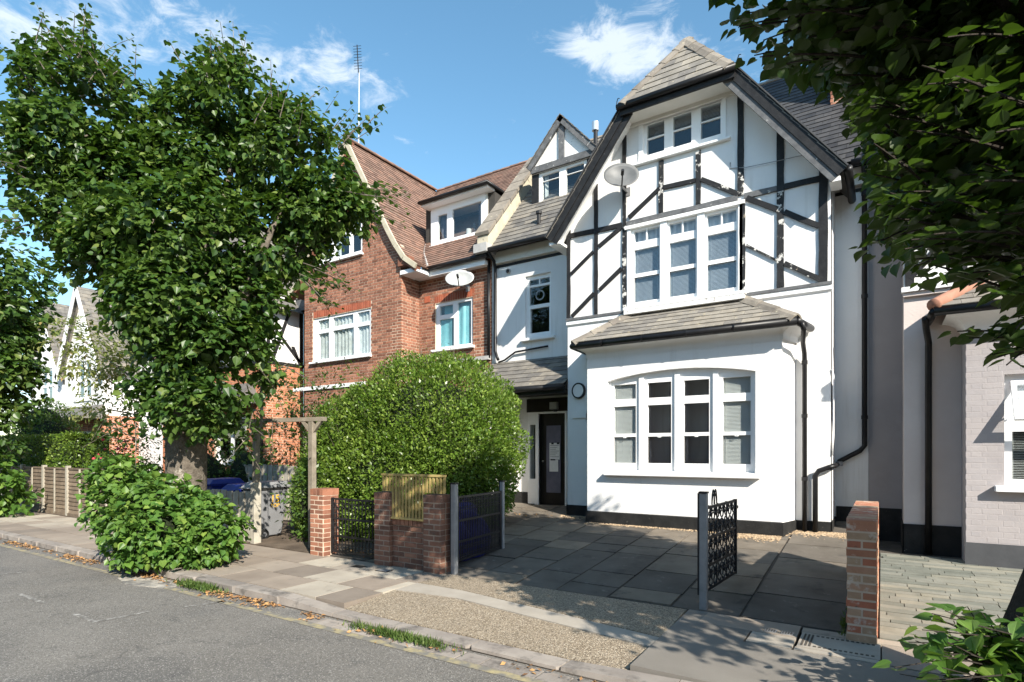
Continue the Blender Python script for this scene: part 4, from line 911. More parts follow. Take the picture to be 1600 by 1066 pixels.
# porch: lean-to slate roof, gutter, door, sidelight, step
PGY, PGZ = 10.05, 2.96
sd = Vector((0, YR-PGY+.04, 3.76-PGZ-.04)); LS = sd.length
slates(hs_, (-7.75, PGY-.04, PGZ+.05), (1,0,0), sd, LS, lambda t: [(0, 2.45)], .34, .20, M_slate, cap=40, th=.012)
MB().add([(-7.75,PGY,PGZ+.03),(XL,PGY,PGZ+.03),(XL,YR,3.75),(-7.75,YR,3.75)], [(0,1,2,3)]).obj('roof_deck', M_slate_dk, hs_)
MB().tube([(-7.75,PGY-.05,PGZ),(XL-.02,PGY-.05,PGZ)], .06, 10).obj('gutter', M_blackgut, hs_, smooth=True)
MB().box(-7.75, XL-.01, PGY, PGY+.03, PGZ-.12, PGZ+.02).obj('fascia', M_black, hs_)
MB().box(-7.75, XL-.03, PGY+.03, YR-.01, PGZ-.05, PGZ-.03).obj('soffit', M_black, hs_)
MB().box(-6.80, XL-.03, YR-.05, YR-.003, 2.56, 2.86).obj('transom_panel', M_door, hs_)
dr_ = MB().box(-6.50, -5.83, YR+.05, YR+.10, .46, 2.52).obj('front_door', M_door, hs_)
MB().box(-6.33, -5.97, YR+.035, YR+.049, .75, 2.25).obj('door_panel', M_cloth, dr_)
MB().tube([(-6.42,YR+.02,1.45),(-6.42,YR+.05,1.45)], .02, 8).obj('door_knob', M_alu, dr_)
df = MB().plate(rect(-6.78,-5.80,.42,2.56), [rect(-6.50,-5.83,.46,2.52), rect(-6.73,-6.58,1.05,2.28)], TY(YR-.03), .08).obj('door_frame', M_wpaint, hs_)
MB().box(-6.735, -6.575, YR+.01, YR+.016, 1.04, 2.29).obj('pane', M_glass, df)
MB().box(-6.56, -5.76, YR-.22, YR-.03, .30, .46).obj('door_step', M_conc, hs_)
MB().box(-7.75, -7.4, YR-.9, YR-.01, .1, 2.84).obj('porch_cheek', M_wbrick, hs_)
t = root('door_notice', 'upper printed paper notice taped to the dark front door', 'notice', (-6.13, YR+.032, 1.67))
MB().box(-6.25, -5.99, YR+.029, YR+.033, 1.49, 1.86).obj('paper', M_paper, t)
for k in range(7): MB().box(-6.23, -6.01-.04*(k % 3), YR+.0275, YR+.0288, 1.80-k*.042, 1.809-k*.042).obj('print_line', M_print, t)
for x in (-6.20,-6.06): MB().box(x, x+.06, YR+.026, YR+.0274, 1.83, 1.87).obj('tape', M_iron, t)
t = root('door_notice', 'lower blank paper sheet taped under the printed notice on front door', 'notice', (-6.14, YR+.032, 1.30))
MB().box(-6.25, -6.03, YR+.0295, YR+.0335, 1.22, 1.485).obj('paper', M_paper, t)
MB().box(-6.22, -6.1, YR+.028, YR+.0293, 1.47, 1.50).obj('tape', M_iron, t)
t = root('porch_light', 'small square floodlight over the dark front door', 'light', (-6.03, YR-.08, 2.62))
MB().box(-6.15, -5.97, YR-.15, YR-.06, 2.60, 2.76).obj('housing', M_steel, t); MB().box(-6.14, -5.98, YR-.156, YR-.151, 2.61, 2.75).obj('lens', M_dish, t); MB().box(-6.08, -6.02, YR-.09, YR-.003, 2.55, 2.60).obj('bracket', M_iron, t)
# downpipes
def pipe(pts, r, nm='downpipe', m=M_blackgut, p=hs_): return MB().tube(pts, r, 10).obj(nm, m, p, smooth=True)
XD = -1.03
pipe([(XBR+.30,GY+.03,GZ-.03),(XBR+.32,GY+.1,GZ-.12),(XD,YM-.30,3.36),(XD,YM-.10,3.22),(XD,YM-.07,3.12),(XD,YM-.07,.37)], .036)
for z in (3.05, 2.2, 1.2): MB().tube([(XD,YM-.07,z),(XD,YM-.07,z+.06)], .045, 10).obj('pipe_clip', M_blackgut, hs_)
pipe([(-.24,EV_Y-.02,6.30),(-.24,YR-.07,6.1),(-.24,YR-.07,1.76),(-.30,YR-.07,1.68),(-.60,YR-.07,1.50),(-.63,YR-.1,1.44),(-.63,YM-.08,1.44),(-.68,YM-.08,1.42),(-.83,YM-.08,1.36),(-.88,YM-.08,1.28),(-.88,YM-.08,.37)], .04)
for z in (5.9, 4.2, 2.2): MB().tube([(-.24,YR-.07,z),(-.24,YR-.07,z+.06)], .05, 10).obj('pipe_clip', M_blackgut, hs_)
MB().tube([(-.60,YR-.1,1.42),(-.60,YR-.1,1.5)], .05, 10).obj('pipe_collar', M_steel, hs_)
pipe([(-7.66,EV_Y-.08,EV_Z-.05),(-7.66,YR-.12,6.15),(-7.66,YR-.07,6.0),(-7.66,YR-.07,4.05),(-7.60,YR-.1,3.92),(-7.54,YR-.12,3.82)], .036)
pipe([(-6.24,YR-.06,4.02),(-7.10,YR-.06,3.97),(-7.40,YR-.08,3.80),(-7.54,YR-.12,3.76)], .022, 'waste_pipe')
pipe([(XBL-.17,YM-.03,3.3),(XBL-.165,YM-.03,2.0),(XBL-.18,YM-.03,1.1),(XBL-.16,YM-.03,.42)], .012, 'cable')
pipe([(-.655,YM-.012,2.95),(-.63,YM-.012,2.85),(-.63,YM-.012,1.9),(-.65,YM-.012,1.6)], .009, 'cable', M_wpaint)
pp = [PY(u, v, YM-.008) for u, v in ((1141,254),(1141,263),(1166,263),(1190,258),(1217,252.5),(1245,246),(1276,239))]
pipe([(a, YM-.008-.03*(1 if 1 < i < 6 else 0), b) for i, (a, b) in enumerate(pp)], .006, 'cable', M_steel)
t = root('wall_disc', 'round white wall disc with painted shadow ring beside the porch', 'wall disc', (-5.04, YM-.03, 2.87))  # plain wall disc, no lamp in it
c = (-5.03, 2.87)
ring = lambda r, y: [(c[0]+r*math.cos(k*math.pi/12), y, c[1]+r*1.12*math.sin(k*math.pi/12)) for k in range(24)]
MB().add(ring(.115, YM-.06)+ring(.115, YM), [tuple(range(24))]+[(k, (k+1) % 24, (k+1) % 24+24, k+24) for k in range(24)]).obj('disc', M_wbrick, t)
MB().add(ring(.115, YM-.066)+ring(.14, YM-.066)+ring(.14, YM), [(k, (k+1) % 24, (k+1) % 24+24, k+24) for k in range(24)]+[(k+24, (k+1) % 24+24, (k+1) % 24+48, k+48) for k in range(24)]).obj('rim', M_iron, t)  # dark ring painted in for the shadow round the disc
t = root('meter_box', 'small white junction box on wall under the round disc', 'box', (-5.0, YM-.03, 2.35))
MB().box(-5.17, -4.86, YM-.035, YM-.001, 2.33, 2.48).obj('cover', M_wbrick, t); MB().box(-4.86, -4.80, YM-.06, YM-.001, 2.28, 2.42).obj('switch', M_steel, t)
t = root('security_camera', 'small round camera on white recess wall by downpipe', 'camera', (-7.32, YR-.06, 5.88))
MB().tube([(-7.32,YR-.002,5.89),(-7.32,YR-.05,5.89)], .06, 12).obj('base', M_dish, t); MB().tube([(-7.32,YR-.051,5.88),(-7.32,YR-.075,5.88)], [.045,.03], 12).obj('lens', M_iron, t)
# mesh satellite dish on the gable
def dish(name, label, c, rx, rz, facing, m, arm_m, wall_y, group=None):
    t = root(name, label, 'dish', (c[0], wall_y, c[2]), group)
    f = Vector(facing).normalized(); x = f.cross(Vector((0,0,1))).normalized(); u = x.cross(f).normalized(); c = Vector(c)
    v = []; fs = []; R = 6; K = 28
    for off in (0, -.012):
        for i in range(R+1):
            r = i/R
            for k in range(K):
                a = 2*math.pi*k/K; v.append(c+x*(rx*r*math.cos(a))+u*(rz*r*math.sin(a))+f*(.16*rx*2*(r*r-1)+off))
    S = (R+1)*K
    for o in (0, S):
        for i in range(R):
            for k in range(K): fs.append((o+i*K+k, o+i*K+(k+1) % K, o+(i+1)*K+(k+1) % K, o+(i+1)*K+k))
    for k in range(K): fs.append((R*K+k, R*K+(k+1) % K, S+R*K+(k+1) % K, S+R*K+k))
    MB().add(v, fs).obj('reflector', m, t, smooth=True)
    tip = c+f*.30*rx*2-u*rz*.62
    MB().tube([c-u*rz*.97, c-u*rz*.75+f*.2*rx*2, tip], .013, 8).obj('feed_arm', arm_m, t)
    MB().tube([tip-f*.05, tip+f*.05+u*.01], .028, 10).obj('receiver', arm_m, t)
    back = c-f*.18*rx*2
    MB().tube([back, (back.x, back.y, back.z-rz*.4), (back.x, wall_y, back.z-rz*.4)], .02, 8).obj('wall_bracket', M_steel, t)
    MB().box(back.x-.06, back.x+.06, wall_y-.012, wall_y-.002, back.z-rz*.4-.08, back.z-rz*.4+.08).obj('mount_plate', M_steel, t)
    return t
dish('satellite_dish', 'grey mesh satellite dish bracketed to the half-timbered gable', (-3.98, 9.76, 6.72), .32, .28, (.42,-.82,.38), M_dishm, M_iron, YM)
# chimney on the right party line
ch = root('chimney_stack', 'red brick chimney stack behind the big gable roof', 'chimney', (-.27, 12.85, 8.1))
MB().box(-.82, .28, 12.42, 13.28, 7.9, 11.0).obj('core', M_mortar, ch)
bricks(ch, TY(12.42), 8.1, 10.98, lambda t: [(-.825, .285)], M_brick, cap=120, s_origin=-.825)
bricks(ch, lambda s, t, n: (-.82+n, s, t), 8.1, 10.98, lambda t: [(12.41, 13.29)], M_brick, cap=60, s_origin=12.41)
MB().box(-.88, .34, 12.36, 13.34, 11.0, 11.12).obj('cap', M_stone, ch)
for k, x in enumerate((-.55,-.1)): MB().tube([(x,12.85,11.12),(x,12.85,11.5)], [.12,.10], 12).obj('chimney_pot', M_terra, ch)
MB().box(-.86, .3, 12.36, 12.418, 8.0, 8.22).obj('flashing', M_lead, ch)
# ------------------------------------------------------------------ red brick house
YF = 10.44; RXL, RXR = -13.93, -10.13; RCX = -12.03
rh = root('red_brick_house', 'red brick house with swept gable, clay tile roof and white windows', 'house', (-11, 10.5, .3))
curve = [(-9.50,6.22),(-9.90,6.50),(-10.19,6.88),(-10.49,7.36),(-10.9,8.08),(-11.22,8.64),(-11.66,9.40),(RCX,10.05)]
def cx_at(z):
    for (x0, z0), (x1, z1) in zip(curve[:-1], curve[1:]):
        if z0 <= z <= z1: return x0+(x1-x0)*(z-z0)/(z1-z0)
    return -9.5 if z < 6.2 else RCX
def row_int(z):
    r = min(RXR, cx_at(z)-.10); l = max(RXL, 2*RCX-(cx_at(z)-.10))
    return (l, r) if r > l else None
W1 = (-13.56,-11.21,4.20,5.44); W2 = (-13.24,-11.54,6.93,7.98); W3 = (-9.57,-8.38,4.26,5.45)
wallp = [(RXL,.1),(RXR,.1),(RXR,6.85),(-10.6,7.38),(-11.3,8.6),(RCX,9.85),(2*RCX+11.3,8.6),(2*RCX+10.6,7.38),(RXL,6.85)]
MB().plate(wallp, [rect(*W1), rect(*W2)], TY(YF), .12).obj('front_wall', M_mortar, rh)
MB().box(RXR-.15, RXR-.001, YF+.005, 11.12, .1, 6.5).obj('return_wall', M_mortar, rh)
MB().plate(rect(RXR,-7.80,.1,6.30), [rect(*W3)], TY(11.10), .12).obj('recess_wall', M_mortar, rh)
def fr_int(t):
    i = row_int(t)
    if not i: return []
    iv = [i]
    for (a, b, c, d) in (W1, W2):
        if c-.03 < t < d+.20: iv = isub(iv, [(a-.01, b+.01)])
    return iv
bricks(rh, TY(YF), 2.25, 9.9, fr_int, M_brick, cap=120, s_origin=RXR)
bricks(rh, TXp(RXR), 2.25, 6.5, lambda t: [(YF-.004, 11.09)], M_brick, cap=60, s_origin=YF)
bricks(rh, TY(11.10), 2.25, 6.28, lambda t: isub([(RXR+.01,-7.80)], [(W3[0]-.01, W3[1]+.01)] if W3[2]-.03 < t < W3[3]+.20 else []), M_brick, cap=115, s_origin=-7.80)
def soldier(x0, x1, z0, y, h=.215):
    n = int((x1-x0)/.075); d = (x1-x0)/n; me = unit_of('soldier_brick', M_brick_s)
    for i in range(n): piece('soldier_brick', me, rh, axes((x0+d*(i+.5), y+.018, z0+h/2), Vector((d-.01,0,0)), Vector((0,.05,0)), Vector((0,0,h-.006))))
soldier(W1[0]+.02, W1[1], W1[3]+.005, YF); soldier(W2[0]+.1, W2[1], W2[3]+.005, YF); soldier(W3[0]-.05, W3[1]+.06, W3[3]+.005, 11.10)
MB().box(-9.93, -9.75, 11.085, 11.12, 5.52, 5.68).obj('air_brick', M_brick_s, rh)
MB().box(-14.4, -11.4, YF-.05, YF-.002, 3.42, 3.52).obj('string_course', M_wpaint, rh)
MB().box(-9.9, -7.82, 10.98, 11.08, 3.86, 3.95).obj('string_course', M_lead, rh)
# windows
window(rh, rect(*W1), [(-13.38,-12.90,5.105,5.375),(-12.75,-11.92,5.13,5.375),(-11.76,-11.29,5.11,5.385),(-13.36,-12.91,4.27,5.0),(-12.75,-11.90,4.27,5.02),(-11.76,-11.29,4.27,5.01)], YF, M_upvc, .07, .03, sill=(W1[0]-.08,W1[1]+.04,4.15,4.215,.12), name='window',
       blind=[('sheet', -13.45, -11.25, 4.24, 5.38, .07, M_lace, 45)])
window(rh, rect(*W2), [(-13.14,-12.80,7.03,7.58),(-12.68,-12.08,7.03,7.56),(-11.98,-11.62,7.03,7.56),(-13.14,-12.80,7.66,7.9),(-12.68,-12.08,7.66,7.9),(-11.98,-11.62,7.66,7.9)], YF, M_upvc, .07, .03, sill=(W2[0]-.06,W2[1]+.05,6.88,6.945,.12), name='window', blind=[('sheet', -12.72, -12.5, 7.0, 7.9, .09, M_lace, 40)])
window(rh, rect(*W3), [(-9.45,-9.02,5.14,5.37),(-9.46,-8.99,4.33,5.03),(-8.87,-8.45,4.33,5.385)], 11.10, M_upvc, .07, .03, sill=(W3[0]-.08,W3[1]+.07,4.20,4.27,.13), name='window',
       blind=[('sheet', -9.50, -9.08, 4.3, 5.05, .05, M_teal, 18), ('sheet', -8.90, -8.56, 4.3, 5.28, .05, M_teal, 18), ('sheet', -9.4, -8.42, 4.3, 5.4, .14, M_teal, 18)])
# swept tiled slope of the gable (right side), deck for the left side, main roof
def valley_y(z): return 10.85+(z-6.30)/MS+.02
for (x0, z0), (x1, z1) in zip(curve[:-1], curve[1:]):
    L = math.hypot(x1-x0, z1-z0); FYR = YF-.12
    slates(rh, (x0, FYR, z0), (0,1,0), (x1-x0, 0, z1-z0), L, lambda t, z0=z0, z1=z1, L=L: [(0, max(.05, valley_y(z0+(z1-z0)*t/L)-FYR))], .165, .10, M_tile, 0, th=.014, gap=.003, rest='tiling')
    MB().add([(x0,FYR+.01,z0-.01),(x1,FYR+.01,z1-.01),(x1,valley_y(z1)+.3,z1-.01),(x0,valley_y(z0)+.3,z0-.01)], [(0,1,2,3)]).obj('roof_deck', M_tile, rh)
    mx0, mx1 = 2*RCX-x0, 2*RCX-x1
    MB().add([(mx0,FYR,z0),(mx1,FYR,z1),(mx1,14.2,z1),(mx0,14.2,z0)], [(0,1,2,3)]).obj('roof_deck', M_tile, rh)
    for sg in (0, 1):
        a, b = ((x0, z0), (x1, z1)) if sg == 0 else ((mx0, z0), (mx1, z1))
        d = Vector((b[0]-a[0], 0, b[1]-a[1])).normalized(); n = Vector((-d.z,0,d.x)); n = n if n.z > 0 else -n
        A, B = Vector((a[0],0,a[1])), Vector((b[0],0,b[1])); p = [A+n*.03, B+n*.03, B-n*.09, A-n*.09]
        q = [Vector((v.x, FYR-.035, v.z)) for v in p]+[Vector((v.x, FYR+.02, v.z)) for v in p]
        MB().hexa([q[0],q[1],q[5],q[4],q[3],q[2],q[6],q[7]]).obj('verge_strip', M_stone, rh)
        p = [A-n*.005, B-n*.005, B-n*.15, A-n*.15]; q = [Vector((v.x, FYR+.021, v.z)) for v in p]+[Vector((v.x, YF+.05, v.z)) for v in p]
        MB().hexa([q[0],q[1],q[5],q[4],q[3],q[2],q[6],q[7]]).obj('verge_corbel', M_brick, rh)
ridge_tiles(rh, (RCX, YF-.14, 10.10), (RCX, 14.0, 10.12), M_tile, 11, .13, .055)
up = Vector((0, RIDGE_Y-10.82, RIDGE_Z-6.30)); LS = up.length
def red_int(t):
    z = 6.30+t*up.z/LS; y = 10.82+t*up.y/LS
    xl = -9.5
    for (x0, z0), (x1, z1) in zip(curve[:-1], curve[1:]):
        if z0 <= z <= z1: xl = x0+(x1-x0)*(z-z0)/(z1-z0)
    if z > 10.05: xl = RCX
    iv = [(xl+12.1, 12.1-7.95)]
    return isub(iv, [(12.1-10.15, 12.1-8.37)]) if 7.15 < z < 8.25 else iv
slates(rh, (-12.1, 10.80, 6.30), (1,0,0), up, LS, red_int, .165, .10, M_tile, 0, th=.014, gap=.003, rest='tiling')
MB().add([(-9.6,10.82,6.28),(-7.9,10.82,6.28),(-7.9,RIDGE_Y,RIDGE_Z-.02),(-12.1,RIDGE_Y,RIDGE_Z-.02)], [(0,1,2,3)]).obj('roof_deck', M_tile, rh)
MB().add([(-14,RIDGE_Y,RIDGE_Z),(-7.9,RIDGE_Y,RIDGE_Z),(-7.9,17.4,6.1),(-14,17.4,6.1)], [(0,1,2,3)]).obj('rear_roof', M_tile, rh)
MB().box(-14, -7.85, 17.0, 17.2, .1, 6.5).obj('rear_wall', M_brick, rh)
ridge_tiles(rh, (-11.9, RIDGE_Y, RIDGE_Z+.03), (-7.9, RIDGE_Y, RIDGE_Z+.03), M_tile, 13, .12, .05)
vp = []
for z in (6.3, 6.9, 7.4, 8.1, 9.0, 10.0): vp.append((cx_at(z)+.02, valley_y(z)-.02, z+.03))
MB().tube(vp[:4], .05, 6).obj('valley_lead', M_lead, rh)
MB().box(-10.1, -7.84, 10.87, 11.09, 6.10, 6.20).obj('soffit', M_upvc, rh); MB().box(-10.1, -7.84, 10.85, 10.875, 6.08, 6.26).obj('fascia', M_upvc, rh)
MB().box(RXR+.01, -9.55, YF-.05, 10.85, 6.10, 6.20).obj('soffit', M_upvc, rh)
MB().tube([(-9.62,10.79,6.26),(-7.72,10.79,6.26)], .06, 10).obj('gutter', M_blackgut, rh, smooth=True)
MB().box(RXR-.02, RXR+.35, YF-.1, YF+.1, 6.30, 6.52).obj('kneeler', M_brick, rh)
MB().tube([(-7.84,11.02,6.2),(-7.84,11.02,3.9)], .04, 10).obj('downpipe', M_blackgut, rh, smooth=True)
# dormer with flat roof
RD = 11.57
window(rh, rect(-10.13,-8.34,7.15,8.06), [(-9.89,-9.58,7.28,7.94),(-9.40,-8.47,7.25,7.99)], RD, M_upvc, .07, .0, sill=(-10.17,-8.32,7.11,7.17,.06), name='dormer_window', room=.7, blind=[('sheet', -9.9, -9.62, 7.2, 7.96, .14, M_cloth, 40), ('sheet', -8.62, -8.46, 7.25, 7.98, .12, M_cloth, 40)])
t = root('sill_ornament', 'pale jar and plant standing inside the tiled roof dormer window', 'ornament', (-8.85, RD+.1, 7.25))
MB().tube([(-8.95,RD+.12,7.2),(-8.95,RD+.12,7.42)], .07, 12).obj('jar', M_paper, t); MB().tube([(-8.78,RD+.13,7.2),(-8.78,RD+.13,7.55)], .045, 10).obj('vase', M_glass, t)
MB().box(-10.13, -8.34, RD, RD+.05, 8.06, 8.17).obj('dormer_head', M_upvc, rh)
for x in (-10.16, -8.36): MB().hexa([(x,RD+.02,7.12),(x+.06,RD+.02,7.12),(x+.06,12.5,8.15),(x,12.5,8.15),(x,RD+.02,8.17),(x+.06,RD+.02,8.17),(x+.06,12.5,8.18),(x,12.5,8.18)]).obj('dormer_cheek', M_soffit, rh)
MB().box(-10.26, -8.10, RD-.25, 12.7, 8.17, 8.22).obj('dormer_soffit', M_upvc, rh)
MB().box(-10.29, -8.07, RD-.29, 12.75, 8.22, 8.30).obj('dormer_roof', M_iron, rh)
MB().tube([(-10.29,RD-.32,8.25),(-8.05,RD-.32,8.25),(-8.05,12.4,8.25)], .045, 8).obj('dormer_gutter', M_blackgut, rh, smooth=True)
dish('satellite_dish', 'pale solid satellite dish under the red brick house eaves', (-8.47, 10.70, 5.83), .35, .24, (.42,-.80,.42), M_dish, M_iron, 11.10)
# aerial
ae = root('tv_aerial', 'tall thin aerial mast on the swept brick gable ridge', 'aerial', (RCX, 10.75, 10.1))
MB().tube([(RCX,10.75,10.1),(RCX+.02,10.75,12.05)], .022, 8).obj('mast', M_alu, ae)
MB().tube([(RCX,10.75,12.0),(RCX-.06,10.75,12.85)], .014, 6).obj('boom', M_iron, ae)
for i in range(9):
    z = 12.18+i*.08; x = RCX-.06*(z-12)/.85
    MB().tube([(x-.10,10.70,z),(x+.10,10.80,z)], .006, 6).obj('element', M_iron, ae)
# ------------------------------------------------------------------ orange brick and timber house beyond
oh = root('orange_brick_house', 'orange brick house with white timbered upper floor behind tall lime tree', 'house', (-17.5, 10.6, .3))
OXR, OXL, OYF, OYR = -15.2, -19.8, 10.05, 11.35
MB().plate(rect(OXL, OXR, .1, 4.30), [rect(-17.9,-16.2,1.35,2.75)], TY(OYF), .15).obj('front_wall', M_mortar, oh)
bricks(oh, TY(OYF), .3, 4.28, lambda t: isub([(OXL, OXR)], [(-17.95,-16.15)] if 1.3 < t < 2.8 else []), M_brick_o, cap=100, s_origin=OXR)
MB().box(OXR-.15, OXR-.004, OYF+.16, OYR, .1, 4.29).obj('return_wall', M_mortar, oh)
bricks(oh, TXp(OXR), .3, 4.28, lambda t: [(OYF, OYR-.01)], M_brick_o, cap=190, s_origin=OYF)
MB().plate(rect(OXR,-13.9,.1,6.4), [], TY(OYR), .15).obj('recess_wall', M_brick, oh)
window(oh, rect(-17.9,-16.2,1.35,2.75), [(-17.8,-17.1,1.45,2.65),(-17.0,-16.3,1.45,2.65)], OYF, M_upvc, .07, .05, sill=(-18,-16.1,1.25,1.34,.14))
orz = lambda x: 9.3-1.31*abs(x+17.5)
MB().plate([(OXL,4.38),(OXR,4.38),(OXR,orz(OXR)),(-17.5,9.2),(OXL,orz(OXL))], [rect(-18.6,-16.4,4.7,5.9)], TY(OYF), .15).obj('upper_wall', M_render, oh)
window(oh, rect(-18.6,-16.4,4.7,5.9), [(-18.5,-17.9,4.8,5.8),(-17.8,-17.2,4.8,5.8),(-17.1,-16.5,4.8,5.8)], OYF, M_wpaint, .07, .03, sill=(-18.7,-16.3,4.6,4.7,.12))
MB().box(OXR-.15, OXR-.004, OYF+.16, OYR, 4.38, 6.35).obj('upper_return', M_render, oh)
MB().box(OXL-.03, OXR+.03, OYF-.06, OYR, 4.29, 4.38).obj('jetty_beam', M_black, oh)
def obar(p, q, w=.11): MB().bar((OXR+.004, p[0], p[1]), (OXR+.004, q[0], q[1]), .03, w, up=(1,0,0)).obj('timber', M_black, oh)
def obar2(p, q, w=.11): MB().bar(p, q, .05, w, up=(1,0,0)).obj('timber', M_black, oh)
for (p, q) in [((10.12,4.38),(10.12,6.3)), ((11.25,4.38),(11.25,6.3)), ((10.2,5.5),(11.2,4.45)), ((10.25,4.4),(10.95,6.25)), ((10.95,4.9),(11.2,4.4)), ((10.1,6.25),(11.3,6.25))]:
    MB().hexa([(OXR+.001, p[0]-.05, p[1]), (OXR+.03, p[0]-.05, p[1]), (OXR+.03, p[0]+.05, p[1]+.01), (OXR+.001, p[0]+.05, p[1]+.01), (OXR+.001, q[0]-.05, q[1]), (OXR+.03, q[0]-.05, q[1]), (OXR+.03, q[0]+.05, q[1]+.01), (OXR+.001, q[0]+.05, q[1]+.01)]).obj('timber', M_black, oh)
for x in (-19.7,-19,-16.2,-15.3): MB().box(x-.06, x+.06, OYF-.03, OYF-.001, 4.39, max(4.6, orz(x)-.2)).obj('timber', M_black, oh)
for sg in (-1, 1):
    xe = -17.5+sg*2.6; A = Vector((xe, OYF-.35, orz(xe)))
    slates(oh, A, (0,1,0), (-17.5-xe, 0, 9.3-orz(xe)), Vector((-17.5-xe, 0, 9.3-orz(xe))).length, lambda t: [(0, 4.2)], .3, .2, M_slate, 0)
    MB().bar((xe,OYF-.37,orz(xe)-.1), (-17.5,OYF-.37,9.2), .05, .2, up=(0,0,1)).obj('bargeboard', M_black, oh)
up2 = Vector((0, 3.2, 3.7))
slates(oh, (-22.0, 11.05, 6.36), (1,0,0), up2, up2.length, lambda t: [(0, 8.1)], .3, .2, M_slate, 0)
MB().box(-22, -13.9, 11.06, 11.4, 6.0, 6.34).obj('eaves_board', M_grey_t, oh)
MB().tube([(-15.33,OYF-.05,4.25),(-15.33,OYF-.05,.2)], .045, 8).obj('downpipe', M_blackgut, oh)
MB().hexa([(-18.6,9.3,3.1),(-15.5,9.3,3.1),(-15.5,10.04,3.1),(-18.6,10.04,3.1),(-18.6,9.3,3.16),(-15.5,9.3,3.16),(-15.8,10.04,3.75),(-18.3,10.04,3.75)]).obj('bay_roof', M_slate, oh)
MB().plate(rect(-24,OXL,.1,6.3), [], TY(OYR), .15).obj('recess_wall', M_brick_o, oh)
# ------------------------------------------------------------------ far white house
fh = root('white_gabled_house', 'distant white rendered house with steep slate roof and orange brick ground floor', 'house', (-29, 10.6, .3))
def far_gable(cx, half, yf, zr):
    f = lambda x: zr-1.75*abs(x-cx)
    MB().plate([(cx-half,3.2),(cx+half,3.2),(cx+half,f(cx+half)),(cx,zr),(cx-half,f(cx-half))], [rect(cx-.75,cx+.75,3.9,5.5)], TY(yf), .2).obj('gable_wall', M_render, fh)
    MB().box(cx+half-.15, cx+half-.006, yf+.22, 12, .1, f(cx+half)-.02).obj('gable_side', M_render, fh)
    window(fh, rect(cx-.75,cx+.75,3.9,5.5), [(cx-.65,cx-.06,4.75,5.4),(cx+.06,cx+.65,4.75,5.4),(cx-.65,cx-.06,4.0,4.65),(cx+.06,cx+.65,4.0,4.65)], yf, M_wpaint, .08, .05, sill=(cx-.85,cx+.85,3.8,3.9,.1))
    for sg in (-1, 1):
        xe = cx+sg*(half+.25); A = Vector((xe, yf-.25, f(xe))); u2 = Vector((cx-xe, 0, zr-f(xe)))
        slates(fh, A, (0,1,0), u2, u2.length, lambda t: [(0, 3.9)], .3, .2, M_slate, 0)
        MB().bar((xe,yf-.28,f(xe)-.1), (cx,yf-.28,zr-.08), .05, .2, up=(0,0,1)).obj('bargeboard', M_wpaint, fh)
    MB().plate(rect(cx-half, cx+half, .1, 3.2), [rect(cx-.9,cx+.9,1.0,2.5)], TY(yf), .2).obj('ground_wall', M_mortar, fh)
    bricks(fh, TY(yf), .3, 3.18, lambda t: isub([(cx-half, cx+half)], [(cx-.95, cx+.95)] if .95 < t < 2.55 else []), M_brick_o, cap=0)
    bricks(fh, TXp(cx+half), .3, 3.18, lambda t: [(yf, 11.9)], M_brick_o, cap=0)
    window(fh, rect(cx-.9,cx+.9,1.0,2.5), [(cx-.8,cx-.06,1.1,2.4),(cx+.06,cx+.8,1.1,2.4)], yf, M_wpaint, .08, .05, sill=(cx-1,cx+1,.9,1,.1))
    MB().hexa([(cx-half-.3,yf-.9,3.0),(cx+half+.3,yf-.9,3.0),(cx+half+.3,yf,3.0),(cx-half-.3,yf,3.0),(cx-half-.3,yf-.9,3.06),(cx+half+.3,yf-.9,3.06),(cx+half,yf,3.6),(cx-half,yf,3.6)]).obj('bay_roof', M_slate, fh)
far_gable(-28.25, 1.9, 10.2, 8.6); far_gable(-32.3, 1.9, 10.2, 8.6)
MB().plate(rect(-36,-23.8,.1,5.9), [rect(-25.6,-24.7,4.0,5.3)], TY(11.5), .2).obj('main_wall', M_render, fh)
window(fh, rect(-25.6,-24.7,4.0,5.3), [(-25.5,-25.2,4.1,5.2),(-25.1,-24.8,4.1,5.2)], 11.5, M_wpaint, .08, .05)
up2 = Vector((0, 2.6, 3.2))
slates(fh, (-36, 11.2, 5.9), (1,0,0), up2, up2.length, lambda t: [(0, 12.2)], .3, .2, M_slate, 0)
ridge_tiles(fh, (-36, 13.8, 9.12), (-23.8, 13.8, 9.12), M_terra, 24, .14, .09)
MB().box(-23.95, -23.8, 11.5, 16, .1, 9.0).obj('end_wall', M_render, fh)
# ------------------------------------------------------------------ neighbour on the right
nh = root('mauve_neighbour_house', 'grey mauve painted house with white casement bay and terracotta hip tile', 'house', (2.5, 10.2, .3))
NX = .27; NB = .94
MB().plate(rect(NX, 4.95, .1, 3.95), [rect(1.2,4.0,1.0,3.0)], TY(YM), .2).obj('front_wall', M_npink, nh)
MB().box(NX+.001, NX+.2, YM+.01, YR, .1, 6.3).obj('return_wall', M_ngrey, nh)
MB().plate(rect(-.188, NX+.05, .1, 6.42), [], TY(YR-.004), .2).obj('recess_wall', M_ngrey, nh)
MB().box(-.19, NX, YR-.11, YR-.005, 6.10, 6.36).obj('fascia', M_soffit, nh)
nrz = lambda x: 9.22-1.31*abs(x-2.6)
MB().plate([(NX,4.08),(4.95,4.08),(4.95,nrz(4.95)),(2.6,9.15),(NX,nrz(NX))], [rect(1.7,3.6,4.5,5.9)], TY(YM), .2).obj('gable_wall', M_render, nh)
window(nh, rect(1.7,3.6,4.5,5.9), [(1.8,2.3,4.6,5.8),(2.4,2.9,4.6,5.8),(3.0,3.5,4.6,5.8)], YM, M_wpaint, .08, .03, sill=(1.6,3.7,4.4,4.5,.12))
